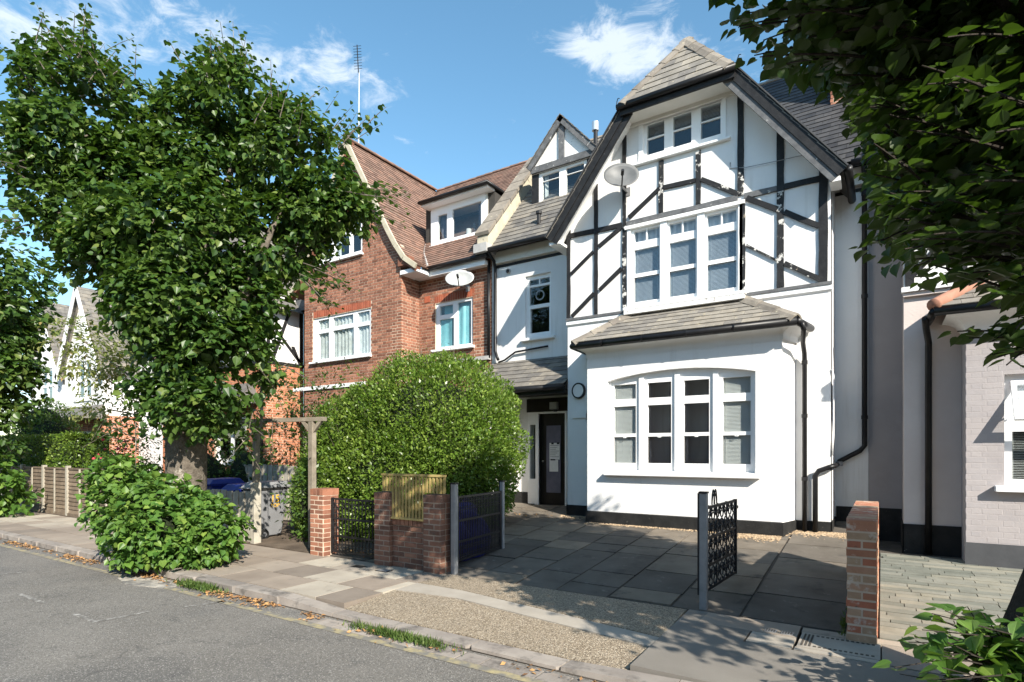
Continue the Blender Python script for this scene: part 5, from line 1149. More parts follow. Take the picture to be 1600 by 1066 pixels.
MB().box(NX-.03, 5.0, YM-.10, YM-.001, 3.99, 4.06).obj('jetty_moulding', M_wpaint, nh); MB().box(NX-.01, 5.0, YM-.06, YM-.001, 3.93, 3.988).obj('jetty_moulding', M_npink, nh)
for x in (.34,.95,1.62,3.68,4.3,4.88): MB().box(x-.055, x+.055, YM-.03, YM-.001, 4.08, nrz(x)-.25).obj('timber', M_black, nh)
for z in (6.05,): MB().box(NX, 4.95, YM-.033, YM-.002, z-.05, z+.05).obj('timber', M_black, nh)
for (a, b) in (((.34,5.2),(.95,5.9)), ((.34,4.2),(.95,4.9)), ((.95,5.9),(1.62,6.4))): MB().bar((a[0],YM-.018,a[1]), (b[0],YM-.018,b[1]), .03, .09, up=(0,0,1)).obj('timber', M_black, nh)
for sg in (-1, 1):
    xe = 2.6+sg*2.55; A = Vector((xe, 9.78, nrz(xe))); u2 = Vector((2.6-xe, 0, 9.22-nrz(xe)))
    slates(nh, A, (0,1,0), u2, u2.length, lambda t: [(0, 3.5)], .3, .2, M_slate, 0)
    MB().bar((xe,9.77,nrz(xe)-.1), (2.6,9.77,9.12), .04, .2, up=(0,0,1)).obj('bargeboard', M_wpaint, nh)
MB().box(NX-.25, NX, 9.8, YR, 5.95, 6.03).obj('eaves_box', M_wpaint, nh)
up2 = Vector((0, RIDGE_Y-EV_Y, RIDGE_Z-EV_Z))
slates(nh, (-.05, EV_Y-.03, EV_Z+.02), (1,0,0), up2, up2.length, lambda t: [(0.3 if t > 1.2 else 0, 5.2)], .28, .17, M_slate_dk, 0)
MB().box(NX-.015, NB, YM-.02, YM-.001, .05, .60).obj('plinth', M_plinth, nh); MB().box(NX-.02, NX, YM-.02, YR, .05, .60).obj('plinth', M_plinth, nh)
# bay with painted brick courses
nw = rect(1.33, 3.5, 1.22, 2.66)
MB().plate(rect(NB, 4.2, .05, 3.40), [nw], TY(YB), .15).obj('bay_wall', M_pink, nh)
MB().box(NB+.001, NB+.15, YB+.01, YM, .05, 3.4).obj('bay_cheek', M_pink, nh)
bricks(nh, TY(YB), .46, 3.2, lambda t: isub([(NB-.004, 3.9)], [(1.32, 3.51)] if 1.18 < t < 2.68 else []), M_pink, cap=200, proud=.0012, depth=.03, s_origin=NB-.004, joint=.004, jit=.0008)
MB().box(NB-.012, 4.2, YB-.018, YB-.001, .05, .455).obj('plinth', M_nplinth, nh)
w = window(nh, nw, [(1.42,2.30,1.30,1.92),(2.42,3.4,1.30,1.92),(2.42,3.4,2.02,2.58)], YB, M_upvc, .07, .09, sill=(1.23,3.6,1.14,1.225,.20), name='window', blind=[('slats', 1.36, 3.46, 1.26, 2.62, .10, .35)])
# open top-hung sash
o = MB()
a, b, zt, zb = 1.40, 2.32, 2.58, 2.03; dy = .30
def ts(x, z): 
    f = (zt-z)/(zt-zb); return (x, YB+.06-dy*f, zt-(zt-zb)*f*.93)
o.plate(rect(a, b, zb, zt), [rect(a+.06, b-.06, zb+.06, zt-.06)], lambda s, t, n: tuple(Vector(ts(s, t))+Vector((0, n, -n*.4))), .05, back=True)
sa = o.obj('open_sash', M_upvc, w)
MB().add([ts(a+.05, zb+.05), ts(b-.05, zb+.05), ts(b-.05, zt-.05), ts(a+.05, zt-.05)], [(0,1,2,3)]).obj('open_pane', M_glass, w)
MB().bar((1.43, YB+.05, 2.12), (1.44, YB-.15, 2.2), .012, .02).obj('stay', M_alu, w)
# cove, gutter, roof with terracotta hip
mb = MB(); 
for k in range(8):
    t0, t1 = k/8, (k+1)/8; f = lambda t: (YB-.25*(1-math.cos(t*math.pi/2)), 3.22+.25*math.sin(t*math.pi/2))
    (y0, z0), (y1, z1) = f(t0), f(t1); d0, d1 = YB-y0, YB-y1
    mb.add([(NB-d0*.9,y0,z0),(4.2,y0,z0),(4.2,y1,z1),(NB-d1*.9,y1,z1)], [(0,1,2,3)]); mb.add([(NB-d0*.9,y0,z0),(NB-d1*.9,y1,z1),(NB-d1*.9,YM,z1),(NB-d0*.9,YM,z0)], [(0,1,2,3)])
mb.obj('cove', M_wbrick, nh)
MB().tube([(.58,9.38,3.52),(4.4,9.38,3.52)], .06, 10).obj('gutter', M_blackgut, nh, smooth=True); MB().tube([(.58,9.38,3.52),(.55,YM-.02,3.52)], .055, 10).obj('gutter', M_blackgut, nh, smooth=True)
sd = Vector((0, YM-9.36, .56)); LS = sd.length
slates(nh, (.60, 9.36, 3.57), (1,0,0), sd, LS, lambda t: [(t/LS*.75, 3.7)], .27, .16, M_slate_tan, cap=30, th=.011)
MB().add([(.60,9.37,3.56),(4.3,9.37,3.56),(4.3,YM,4.12),(1.35,YM,4.12)], [(0,1,2,3)]).obj('roof_deck', M_slate_dk, nh); MB().add([(.60,9.37,3.56),(1.35,YM,4.12),(.55,YM,3.56)], [(0,1,2)]).obj('roof_deck', M_slate, nh)
MB().tube([(.57,9.36,3.60),(.60,9.40,3.62),(1.36,YM-.02,4.15)], .085, 12).obj('hip_tile', M_terra, nh, smooth=True)
MB().tube([(.50,YM-.5,3.5),(.52,YM-.3,3.40),(.56,YM-.10,3.22),(.56,YM-.07,3.1),(.56,YM-.07,.2)], .042, 10).obj('downpipe', M_blackgut, nh, smooth=True)
MB().box(4.95, 5.0, YM, 17, .1, 6).obj('side_wall', M_brick, nh); MB().box(-.1, 5, 17, 17.2, .1, 6.5).obj('rear_wall', M_brick, nh)

# the other side of the street (out of view; it closes the street and shows in the window glass)
op = MB()
for i in range(9):
    x0 = -46+i*10.4; h = 6.2
    op.box(x0, x0+10, -26, -17, -.1, h); op.prism([(x0-.2, h), (x0+10.2, h), (x0+5, h+3.6)], -26.2, -16.8)
    op.box(x0+1, x0+4.4, -17, -16, -.1, 3.4)
    for wx in (x0+1.5, x0+6.3): op.box(wx, wx+2, -16.95+.0, -15.97 if wx < x0+2 else -16.9, 1.0, 2.6)
op.box(-50, 50, -12.6, -12.2, -.1, 1.3)
tag(op.obj('opposite_terrace', M_brick, fix=False), kind='structure')
# ------------------------------------------------------------------ front boundary
def brick_pier(name, label, x0, x1, y0, y1, z1, m, mort, coping=True, group=None, z0=0.0):
    p = root(name, label, 'brick pier', ((x0+x1)/2, (y0+y1)/2, z0), group)
    e = .008; MB().box(x0+e, x1-e, y0+e, y1-e, z0-.1, z1-.02).obj('core', mort, p)
    me = unit_of('brick', m); n = int(round((z1-z0-(.11 if coping else 0))/.075)); c = (z1-z0-(.11 if coping else 0))/n
    def put(cx, cy, cz, wx, wy, wz):
        piece('brick', me, p, axes((cx+random.uniform(-.003,.003), cy+random.uniform(-.003,.003), cz), Vector((wx,0,0)), Vector((0,wy,0)), Vector((0,0,wz))))
    for r in range(n):
        zc = z0+(r+.5)*c; W, D = x1-x0, y1-y0; h = c-.010
        if W < .26:                       # one brick wide: alternate a stretcher across and pairs of headers
            k = max(1, int(round(D/(.215 if r % 2 else .1075)))) if D > .3 else 1
            if r % 2 == 0:
                k = max(1, int(round(D/.1075)))
                for i in range(k): put((x0+x1)/2, y0+D*(i+.5)/k, zc, W, D/k-.010, h)
            else:
                k = max(1, int(round(D/.225)))
                for i in range(k):
                    for s in (0, 1): put(x0+W*(s+.5)/2, y0+D*(i+.5)/k, zc, W/2-.008, D/k-.010, h)
        else:
            a = W*.64 if r % 2 == 0 else W*.34
            for (s0, s1) in ((x0, x0+a), (x0+a, x1)):
                for (t0, t1) in ((y0, y0+D/2), (y0+D/2, y1)): put((s0+s1)/2, (t0+t1)/2, zc, s1-s0-.010, t1-t0-.010, h)
    if coping:
        zc = z1-.055
        if W < .26:
            k = max(1, int(round(D/.075)))
            for i in range(k): put((x0+x1)/2, y0+D*(i+.5)/k, zc, W, D/k-.006, .105)
        else:
            k = max(2, int(round(W/.078)))
            for i in range(k): put(x0+W*(i+.5)/k, (y0+y1)/2, zc, W/k-.007, D, .105)
    return p
brick_pier('brick_wall', 'low wall of mixed red and yellow bricks dividing the two driveways', -.262, -.032, 5.76, 8.02, 1.07, M_brick_p, M_mortar, True)
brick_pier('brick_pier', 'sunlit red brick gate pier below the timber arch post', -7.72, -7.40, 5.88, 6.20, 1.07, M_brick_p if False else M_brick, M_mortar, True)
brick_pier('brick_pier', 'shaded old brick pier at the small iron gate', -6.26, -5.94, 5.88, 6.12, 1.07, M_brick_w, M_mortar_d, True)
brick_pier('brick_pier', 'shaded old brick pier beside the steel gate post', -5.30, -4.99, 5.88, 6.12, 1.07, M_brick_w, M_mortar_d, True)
bw = root('low_brick_wall', 'low shaded brick wall panel under the yellow slatted trellis', 'wall', (-5.62, 6.0, 0))
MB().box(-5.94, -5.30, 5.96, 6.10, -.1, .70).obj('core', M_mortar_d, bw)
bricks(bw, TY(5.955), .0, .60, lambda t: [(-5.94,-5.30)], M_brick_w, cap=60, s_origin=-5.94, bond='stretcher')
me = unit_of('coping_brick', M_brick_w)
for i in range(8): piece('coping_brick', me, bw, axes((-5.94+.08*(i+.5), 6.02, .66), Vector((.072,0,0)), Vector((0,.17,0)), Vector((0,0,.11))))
tr = root('slatted_trellis', 'new yellowish timber slatted trellis panel between two old brick piers', 'trellis', (-5.6, 5.93, .7))
n = 19
for i in range(n):
    x = -6.09+i*(1.15/(n-1)); zb = .72 if -5.92 < x < -5.31 else 1.09
    MB().box(x-.0155, x+.0155, 5.905, 5.925, zb, 1.33).obj('slat', M_wood_y, tr)
MB().box(-6.12, -4.92, 5.895, 5.935, 1.315, 1.345).obj('top_rail', M_wood_y, tr); MB().box(-5.93, -5.30, 5.90, 5.935, .695, .725).obj('bottom_rail', M_wood_y, tr)
MB().box(-6.10, -4.94, 5.926, 5.945, 1.12, 1.16).obj('back_rail', M_wood_y, tr); MB().box(-5.92, -5.31, 5.926, 5.945, .85, .89).obj('back_rail', M_wood_y, tr)
# steel gate posts
def steel_post(label, x, y, h, w=.075, z=0.0):
    p = root('gate_post', label, 'post', (x, y, z)); b = MB().box(x-w/2, x+w/2, y-w/2, y+w/2, z-.1, z+h).obj('post', M_steel, p); bevel_obj(b, .006)
    MB().box(x-w/2-.006, x+w/2+.006, y-w/2-.006, y+w/2+.006, z+h, z+h+.018).obj('cap', M_iron, p)
    MB().box(x-w/2-.02, x-w/2-.001, y-w/2+.01, y+w/2, z+.15, z+h).obj('hinge_strip', M_iron, p); return p
steel_post('galvanised steel gate post beside the shaded brick pier', -4.87, 6.04, 1.22)
steel_post('lone galvanised steel gate post at the open driveway gate', -1.57, 6.10, 1.22)
steel_post('steel post at the far end of the left driveway gate', -5.02, 7.42, 1.06, .06, .13)
# wrought iron gates
def gate(label, a, b, z0, z1, nb, scroll, top=None):
    a, b = Vector((*a, 0)), Vector((*b, 0)); d = (b-a); L = d.length; d.normalize(); nrm = Vector((-d.y, d.x, 0))
    g = root('iron_gate', label, 'gate', tuple(a))
    P = lambda s, z, n=0: tuple(a+d*s+nrm*n+Vector((0,0,z)))
    f = MB()
    for s in (0, L): f.bar(P(s, z0), P(s, z1), .035, .035)
    for z in (z0+.02, z1-.02, z0+(z1-z0)*.62, z0+(z1-z0)*.30): f.bar(P(0, z), P(L, z), .022, .03)
    f.obj('frame', M_iron, g)
    for i in range(1, nb):
        s = L*i/nb; MB().bar(P(s, z0), P(s, z1-.01), .013, .013).obj('bar', M_iron, g)
    zz = [z0+(z1-z0)*q for q in scroll]
    for q in zz:
        r = L/nb*.42
        for i in range(nb):
            s = L*(i+.5)/nb
            pts = [P(s+r*math.cos(t*math.pi/6), q+r*math.sin(t*math.pi/6)) for t in range(0, 11)]
            MB().tube(pts, .006, 5).obj('scroll', M_iron, g)
    if top:
        for (s, w, h) in top:
            pts = [P(s+w*math.cos(math.pi*(1-t/8)), z1+h*math.sin(math.pi*t/8)) for t in range(9)]
            MB().tube(pts, .008, 5).obj('top_scroll', M_iron, g)
        MB().bar(P(L, z1-.11), P(L+.10, z1-.10), .02, .03).obj('latch', M_iron, g)
    return g
g = gate('ornate black iron gate open beside the lone steel post', (-1.56, 6.16), (-1.50, 7.30), .17, 1.08, 3, (), [(.25,.05,.16),(.33,.05,.16),(.29,.09,.12)])
ga, gb = Vector((-1.56, 6.16, 0)), Vector((-1.50, 7.30, 0)); gd = (gb-ga)/7; sw = MB(); e = gd.normalized(); dz = .91/11
for i in range(7):
    for k in range(11):
        c = ga+gd*(i+.5)+Vector((0, 0, .17+dz*(k+.5))); r = .030 if (i+k) % 2 else .040
        ring = [tuple(c+e*(r*1.25*math.cos(t*math.pi/5))+Vector((0, 0, r*math.sin(t*math.pi/5)))) for t in range(11)]
        MB().tube(ring, .008, 5, False).obj('ring', M_iron, g)
        for sx in (-1, 1):      # small C-scrolls between the rings
            o = c+e*(.072*sx)+Vector((0, 0, .02*(1 if k % 2 else -1)))
            sw.tube([tuple(o+e*(.024*math.cos(t*sx))+Vector((0, 0, .026*math.sin(t)))) for t in (-.5, .6, 1.7, 2.8, 3.9)], .008, 5, False)
sw.obj('scrollwork', M_iron, g, kind='stuff', fix=False)
gate('black iron gate with close bars in front of blue sacks', (-4.89, 6.12), (-5.02, 7.36), .14, 1.05, 27, (.08, .2, .80, .92))
gate('small black iron pedestrian gate before the privet bush', (-7.36, 6.04), (-6.30, 6.04), .06, .93, 14, (.12, .86))
# blue sacks behind the left gate
for i, (x, y, z, r, lab) in enumerate([(-5.30,6.62,.32,(.30,.30,.33),'lower blue plastic sack nearest the steel gate post'), (-5.40,7.02,.34,(.32,.33,.36),'blue plastic sack slumped behind the gate bars'), (-5.36,6.85,.62,(.25,.26,.22),'upper blue plastic sack topping the pile behind the gate')]):
    t = root('rubbish_sack', lab, 'sack', (x, y, .1), 'blue sacks behind the gate')
    blob((x, y, z), r, 4, .26, i).obj('sack', M_bag, t, smooth=True)
    MB().tube([(x, y, z+r[2]*.95), (x+.02, y, z+r[2]+.08), (x+.06, y+.03, z+r[2]+.12)], [.03,.02,.05], 8).obj('tied_neck', M_bag, t)
# timber arch over the neighbour's gateway
ar = root('timber_arch', 'weathered timber gateway arch with braced beam beside the grey wheelie bin', 'arch', (-8.9, 6.2, 0))
bevel_obj(MB().box(-9.60, -9.46, 6.03, 6.17, -.1, 1.10).obj('post_base', M_wood_g, ar), .012)
MB().box(-9.57, -9.48, 6.06, 6.15, 1.10, 2.18).obj('post', M_wood_o, ar)
MB().box(-8.26, -8.16, 6.26, 6.35, 0, 2.18).obj('post', M_wood_o, ar)
MB().bar((-9.95,6.03,2.22), (-7.95,6.36,2.22), .10, .07).obj('beam', M_wood_o, ar)
for px, py in ((-9.525, 6.105), (-8.21, 6.305)):
    for sg in (-1, 1): MB().bar((px, py, 1.98), (px+sg*.2, py+sg*.033, 2.2), .06, .06).obj('brace', M_wood_o, ar)
# grey wheelie bin, numbered
def bin_(label, c, ang, m, lidm, number=False, h=1.08, group=None):
    t = root('wheelie_bin', label, 'wheelie bin', (c[0], c[1], 0), group); t.rotation_euler = (0, 0, 0)
    ca, sa_ = math.cos(ang), math.sin(ang)
    W = lambda x, y, z: (c[0]+x*ca-y*sa_, c[1]+x*sa_+y*ca, z)
    b, tp, d0, d1 = .23, .27, .24, .30; z0, z1 = .06, h-.14
    MB().hexa([W(-b,-d0,z0),W(b,-d0,z0),W(b,d0-.05,z0),W(-b,d0-.05,z0),W(-tp,-d1,z1),W(tp,-d1,z1),W(tp,d1,z1),W(-tp,d1,z1)]).obj('body', m, t); bevel_obj(bpy.data.objects[t.children[-1].name], .02, 2)
    MB().hexa([W(-tp-.02,-d1-.02,z1),W(tp+.02,-d1-.02,z1),W(tp+.02,d1+.02,z1),W(-tp-.02,d1+.02,z1),W(-tp-.02,-d1-.02,z1+.035),W(tp+.02,-d1-.02,z1+.035),W(tp+.02,d1+.02,z1+.035),W(-tp-.02,d1+.02,z1+.035)]).obj('rim', M_rubber if number else m, t)
    l = MB().hexa([W(-tp-.03,-d1-.05,z1+.036),W(tp+.03,-d1-.05,z1+.036),W(tp+.03,d1+.09,z1+.036),W(-tp-.03,d1+.09,z1+.036),W(-tp+.05,-d1+.06,h),W(tp-.05,-d1+.06,h),W(tp-.03,d1,h+.01),W(-tp+.03,d1,h+.01)]).obj('lid', lidm, t); bevel_obj(l, .015, 2)
    MB().tube([W(-tp+.03,-d1-.03,z1+.01),W(-tp+.03,-d1-.09,z1+.03),W(tp-.03,-d1-.09,z1+.03),W(tp-.03,-d1-.03,z1+.01)], .016, 8).obj('handle', m, t)
    for s in (-1, 1):
        MB().tube([W(s*(b+.005),-d0+.03,.10),W(s*(b+.05),-d0+.03,.10)], .10, 16).obj('wheel', M_rubber, t)
        MB().tube([W(s*(b+.0505),-d0+.03,.10),W(s*(b+.056),-d0+.03,.10)], .045, 12).obj('hub', M_bin, t)
    if number:
        for (txt, size, zz) in (('15', .20, .70), ('TOP', .10, .60)):
            cu = bpy.data.curves.new('numeral', 'FONT'); cu.body = txt; cu.size = size; cu.align_x = 'CENTER'; cu.extrude = .001
            tmp = bpy.data.objects.new('tmp', cu); C.objects.link(tmp); dg = bpy.context.evaluated_depsgraph_get(); me = bpy.data.meshes.new_from_object(tmp.evaluated_get(dg)); bpy.data.objects.remove(tmp)
            # stands on the side (+x) face, reading left to right seen from +x
            o = bpy.data.objects.new('painted_number', me); C.objects.link(o); o.parent = t; me.materials.clear(); me.materials.append(M_yel)
            k = (zz+size*.35-z0)/(z1-z0); xx = b+(tp-b)*k+.010; lean = (tp-b)/(z1-z0)
            xa = Vector((-sa_, ca, 0)); za = Vector((ca, sa_, -lean)).normalized(); ya = za.cross(xa)
            p = Vector(W(xx, .02, zz)); o.matrix_basis = Matrix.Translation(-wloc(t)) @ axes(p, xa, ya, za)
    return t

bin_('grey wheelie bin with yellow painted number fifteen beside timber arch post', (-10.02, 6.62), 0, M_bin, M_bin, True)
bin_('blue lidded bin behind the grey boards beside the numbered bin', (-10.70, 6.62), .05, M_binblue, M_binblue, False, 1.02)
bin_('blue lidded bin behind the lime tree suckers', (-11.65, 6.65), -.08, M_binblue, M_binblue, False, 1.10)
def picket(label, x0, x1, y, h, z=0):
    f = root('picket_fence', label, 'fence', ((x0+x1)/2, y, z)); x = x0; i = 0
    while x < x1:
        MB().box(x, x+.085, y-.01+(.012 if i % 2 else 0), y+.01+(.012 if i % 2 else 0), z, z+h+random.uniform(-.02, .02)).obj('board', M_wood_g, f); x += .10; i += 1
    for zz in (.25, h-.2): MB().box(x0, x1, y+.024, y+.06, z+zz, z+zz+.07).obj('rail', M_wood_g, f)
    return f
picket('grey vertical board fence between timber arch post and suckers', -12.6, -9.62, 6.12, .92)
picket('tall grey board fence below the orange brick house window', -13.4, -10.0, 8.05, 1.25, .1)
fence = root('lap_panel_fence', 'brown waney lap fence panels along the pavement by the clipped hedge', 'fence', (-19, 6.1, 0))
xp = [-13.2,-14.8,-16.2,-17.8,-19.4,-21.0,-22.6,-24.2,-25.8]
for i, (a, b) in enumerate(zip(xp[1:], xp[:-1])):
    for k in range(11):
        z = .08+k*.103; c = random.uniform(-.008, .008)
        MB().hexa([(a+.05,6.085-.012,z-.012+c),(b-.05,6.085-.012,z-.012-c),(b-.05,6.105,z-.012),(a+.05,6.105,z-.012),(a+.05,6.100,z+.105),(b-.05,6.100,z+.105),(b-.05,6.112,z+.105),(a+.05,6.112,z+.105)]).obj('slat', M_wood, fence)
    MB().box(a+.04, b-.04, 6.07, 6.12, 1.20, 1.25).obj('top_rail', M_wood, fence); MB().box(a+.04, b-.04, 6.05, 6.075, 0, .07).obj('bottom_rail', M_wood, fence)
    MB().box((a+b)/2-.025, (a+b)/2+.025, 6.045, 6.07, .03, 1.22).obj('batten', M_wood_g, fence)
for x in xp: MB().box(x-.05, x+.05, 6.04, 6.14, -.05, 1.30).obj('post', M_wood_g, fence)
# ------------------------------------------------------------------ street lime on the left
def pd(u, v, d): return np.array(PD(u, v, d))
def lobe(u, v, d, ru, rv, rd=None):
    s = d/F; rx = ru*s; rz = rv*s; rd = rd or rx
    return (pd(u, v, d), (rx*.86+rd*.14, rx*.3+rd*.7, rz))
LD = 8.75; TX, TY_ = -9.02, 4.62
lt = root('lime_tree', 'tall pollarded lime tree rising from the leafy suckers by the kerb', 'tree', (TX, TY_, 0))
trunk_mesh([(TX,TY_,-.1),(TX,TY_,.25),(TX-.02,TY_,1.0),(TX,TY_,1.9),(TX+.03,TY_,2.6),(TX,TY_,3.3)], [.40,.33,.29,.27,.27,.22], 18).obj('trunk', M_bark, lt, smooth=True)
tips = [pd(130,200,LD), pd(90,330,LD), pd(230,300,LD), pd(375,210,LD), pd(330,330,LD), pd(450,300,LD-.3), pd(520,330,LD+.2), pd(290,480,LD-.6), pd(180,420,LD+.5)]
for tpnt in tips:
    b0 = np.array([TX, TY_, 2.3+random.random()*.9]); mid = b0*.45+tpnt*.55+rng.normal(size=3)*.12; mid[2] -= .2
    MB().tube([tuple(b0), tuple(b0*.7+mid*.3+np.array([0,0,.12])), tuple(mid), tuple(tpnt)], [.15,.12,.08,.025], 8).obj('limb', M_bark, lt, smooth=True)
lobes = [lobe(120,190,LD,78,110), lobe(75,250,LD,52,72), lobe(185,285,LD,52,75), lobe(100,320,LD,45,55), lobe(370,175,LD,68,80), lobe(325,265,LD,62,85), lobe(450,245,LD,62,70), lobe(515,290,LD,45,48), lobe(545,340,LD,30,28),
         lobe(290,380,LD,130,80), lobe(190,385,LD,62,50), lobe(430,370,LD,68,52), lobe(290,480,LD-.3,98,80), lobe(345,555,LD-.4,66,72), lobe(255,555,LD-.3,54,66), lobe(305,632,LD-.3,64,40), lobe(400,470,LD-.2,45,40), lobe(222,220,LD,36,80), lobe(290,205,LD,40,80), lobe(255,290,LD,56,75), lobe(150,400,LD,50,40), lobe(480,340,LD,45,45)]
L1 = cat(twig_leaves(lobes, 5000, 8, .09, .24, .28, .66, clump=3.4), twig_leaves(lobes, 600, 8, .12, .26, .1, .2))
base, ax, ln = [], [], []
for (u, v, n, su) in [(120,80,26,55), (60,130,14,40), (170,120,14,40), (310,120,12,30), (370,115,30,50), (430,170,16,40), (510,220,16,40), (40,260,14,26), (560,290,18,25), (30,340,10,20), (480,420,14,30), (380,640,14,40), (200,640,10,30), (440,560,10,25)]:
    for i in range(n):
        p = pd(u+random.gauss(0, su*.6), v+random.gauss(0, 14)+10, LD+random.gauss(0, .5)); base.append(p)
        side = 1 if u > 450 else (-1 if u < 70 else 0); up = 1.0 if v < 250 else .1
        ax.append((random.gauss(side*.8*cs, .35), random.gauss(side*.8*sn, .35), up+random.gauss(0, .15)-(.5 if v > 400 else 0))); ln.append(random.uniform(.35, .75))
L2, paths = shoots(base, ax, ln, 8, .095, .12)
mb = MB()
for p in paths: mb.tube([p[0], p[4], p[8]], [.008,.006,.003], 4, False)
mb.obj('twigs', M_bark, lt, kind='stuff', fix=False)
leaves(lt, *cat(L1, L2), 'heart', M_leaf, cap=280)
# suckers round its foot
sk = root('lime_suckers', 'dense bush of bright green lime suckers around the tall tree foot', 'bush', (-8.9, 4.5, 0))
SD = 8.5
sl_ = [lobe(200,795,SD+.2,46,48), lobe(250,815,SD-.2,66,52), lobe(330,828,SD-.2,40,38), lobe(190,752,SD+.3,38,30), lobe(262,785,SD,45,36), lobe(225,858,SD-.4,32,18), lobe(300,856,SD-.3,45,20)]
blob(tuple(pd(255,810,SD)), (.60,.5,.50), 3, .1, 5).obj('dark_filler_core', M_core, sk)
S1 = twig_leaves(sl_, 900, 7, .09, .2, .12, .74, zmin=.03)
leaves(sk, *S1, 'heart', M_leaf_sh, cap=280, rest='foliage')
# ------------------------------------------------------------------ lime on the right, overhanging
RTX, RTY = 1.05, 4.85
rt = root('lime_tree', 'overhanging street lime tree with dark trunk beside the mixed brick wall', 'tree', (RTX, RTY, 0))
trunk_mesh([(RTX-.25,RTY-.1,-.1),(RTX-.20,RTY-.08,.3),(RTX-.02,RTY,.9),(RTX+.28,RTY+.05,2.0),(RTX+.2,RTY,3.2),(RTX,RTY,4.2)], [.38,.28,.25,.24,.22,.16], 18).obj('trunk', M_dkbark, rt, smooth=True)
rl = [((2.6,2.7,3.6),(1.0,.45,.6)), ((3.4,3.9,4.9),(1.1,.9,.8)), ((1.1,4.65,4.7),(1.65,1.2,1.45)), ((1.3,4.5,3.7),(1.2,1.0,.9)), ((.55,4.1,4.7),(1.0,.8,.9)), ((.05,2.95,4.9),(1.0,.95,.8)), ((1.7,4.3,3.4),(1.0,.9,.9)), ((1.0,5.15,3.9),(1.25,.85,.9)), ((1.2,4.0,5.5),(1.4,1.2,.7))]
BND = np.array([(-900,1110),(0,1120),(60,1138),(100,1195),(140,1325),(190,1345),(260,1355),(330,1360),(410,1365),(440,1425),(480,1460),(540,1505),(580,1575),(610,1640),(2000,1640)], float)
def crown_keep(P):     # outer reach of the crown's drip line towards the house
    d = -sn*P[:, 0]+cs*P[:, 1]; u = CX+F*(cs*P[:, 0]+sn*P[:, 1])/np.maximum(d, .3); v = YH-F*(P[:, 2]-H)/np.maximum(d, .3)
    return ((u > np.interp(v, BND[:, 0], BND[:, 1])+14*np.sin(v*.13)+8*np.sin(v*.31+1)) & ~((v > 428) & (v < 488) & (u < 1568))) | (v < -60) | (d < .3)
for (c, r) in rl:
    MB().tube([(RTX,RTY,2.6+random.random()), tuple(np.array([RTX,RTY,3.2])*.4+np.array(c)*.6), tuple(c)], [.12,.07,.03], 8).obj('limb', M_dkbark, rt, smooth=True)
R1 = twig_leaves(rl, 4200, 8, .102, .32, .1, .45, keep=crown_keep, clump=4.5)
# branches that reach into the picture: twig tips at pixels, two to three and a half metres from the lens
base, ax, ln = [], [], []
edge = [(1300,20,3.2,1145,35), (1330,60,3.2,1180,75), (1330,90,3.1,1200,115), (1380,30,3.0,1240,60), (1430,130,3.0,1300,150), (1460,170,3.0,1320,205), (1480,200,3.0,1350,160), (1500,290,2.9,1360,245),
        (1540,330,2.9,1370,300), (1520,360,2.9,1365,330), (1560,380,2.8,1420,370), (1500,330,2.9,1345,395), (1590,420,2.8,1450,410), (1640,450,2.7,1480,470), (1660,500,2.7,1500,530), (1680,520,2.6,1560,560), (1620,380,2.7,1470,330), (1650,300,2.7,1520,260),
        (1560,230,2.8,1420,200), (1600,150,2.7,1450,110), (1500,90,2.9,1380,70), (1420,60,3.0,1270,20), (1640,80,2.7,1500,40), (1680,210,2.6,1560,180), (1700,400,2.6,1590,480), (1690,330,2.6,1580,340), (1420,250,3.0,1330,180), (1600,470,2.8,1440,440)]
for (u0, v0, d, u1, v1) in edge:
    for rep in range(3):
        a = pd(u0+random.gauss(0, 14), v0+random.gauss(0, 14), d+random.uniform(-.1, .5)); b = pd(u1+random.gauss(0, 14), v1+random.gauss(0, 16)-18, d+random.uniform(-.25, .35))
        base.append(a); ax.append(b-a); ln.append(float(np.linalg.norm(b-a)))
R2, paths = shoots(base, ax, ln, 13, .10, .10)
mb = MB()
for p in paths:
    q = [w for w, ok in zip(p, crown_keep(np.array(p)-np.array([.05*cs, .05*sn, 0]))) if ok]
    if len(q) > 2: mb.tube(q, [.009-.006*i/len(q) for i in range(len(q))], 5, False)
mb.obj('twigs', M_dkbark, rt, kind='stuff', fix=False)
k2 = crown_keep(R2[0]+np.array([.06*cs, .06*sn, .05])); R2 = tuple(q[k2] for q in R2)
leaves(rt, *cat(R1, R2), 'heart', M_leaf_dk, cap=290)
# its suckers at the bottom right
s2 = root('lime_suckers', 'large-leaved lime suckers sprouting at the dark trunk beside stone setts', 'bush', (.4, 4.7, 0))
base, ax, ln = [], [], []
for i in range(58):
    a = random.uniform(0, 6.28); p = np.array([RTX-.12+.25*math.cos(a), RTY-.1+.25*math.sin(a), .05+random.random()*.35])
    tgt = pd(random.uniform(1385, 1600), random.uniform(925, 1075), random.uniform(3.1, 3.9)); base.append(p); ax.append(tgt-p+np.array([0,0,.12])); ln.append(float(np.linalg.norm(tgt-p))*random.uniform(.8, 1.05))
Sx, paths = shoots(base, ax, ln, 6, .15, .12)
for p in paths: MB().tube([p[0], p[3], p[-1]], [.007,.005,.003], 5, False).obj('stem', M_dkbark, s2)
leaves(s2, *Sx, 'heart', M_leaf_sh, cap=200, rest='foliage')
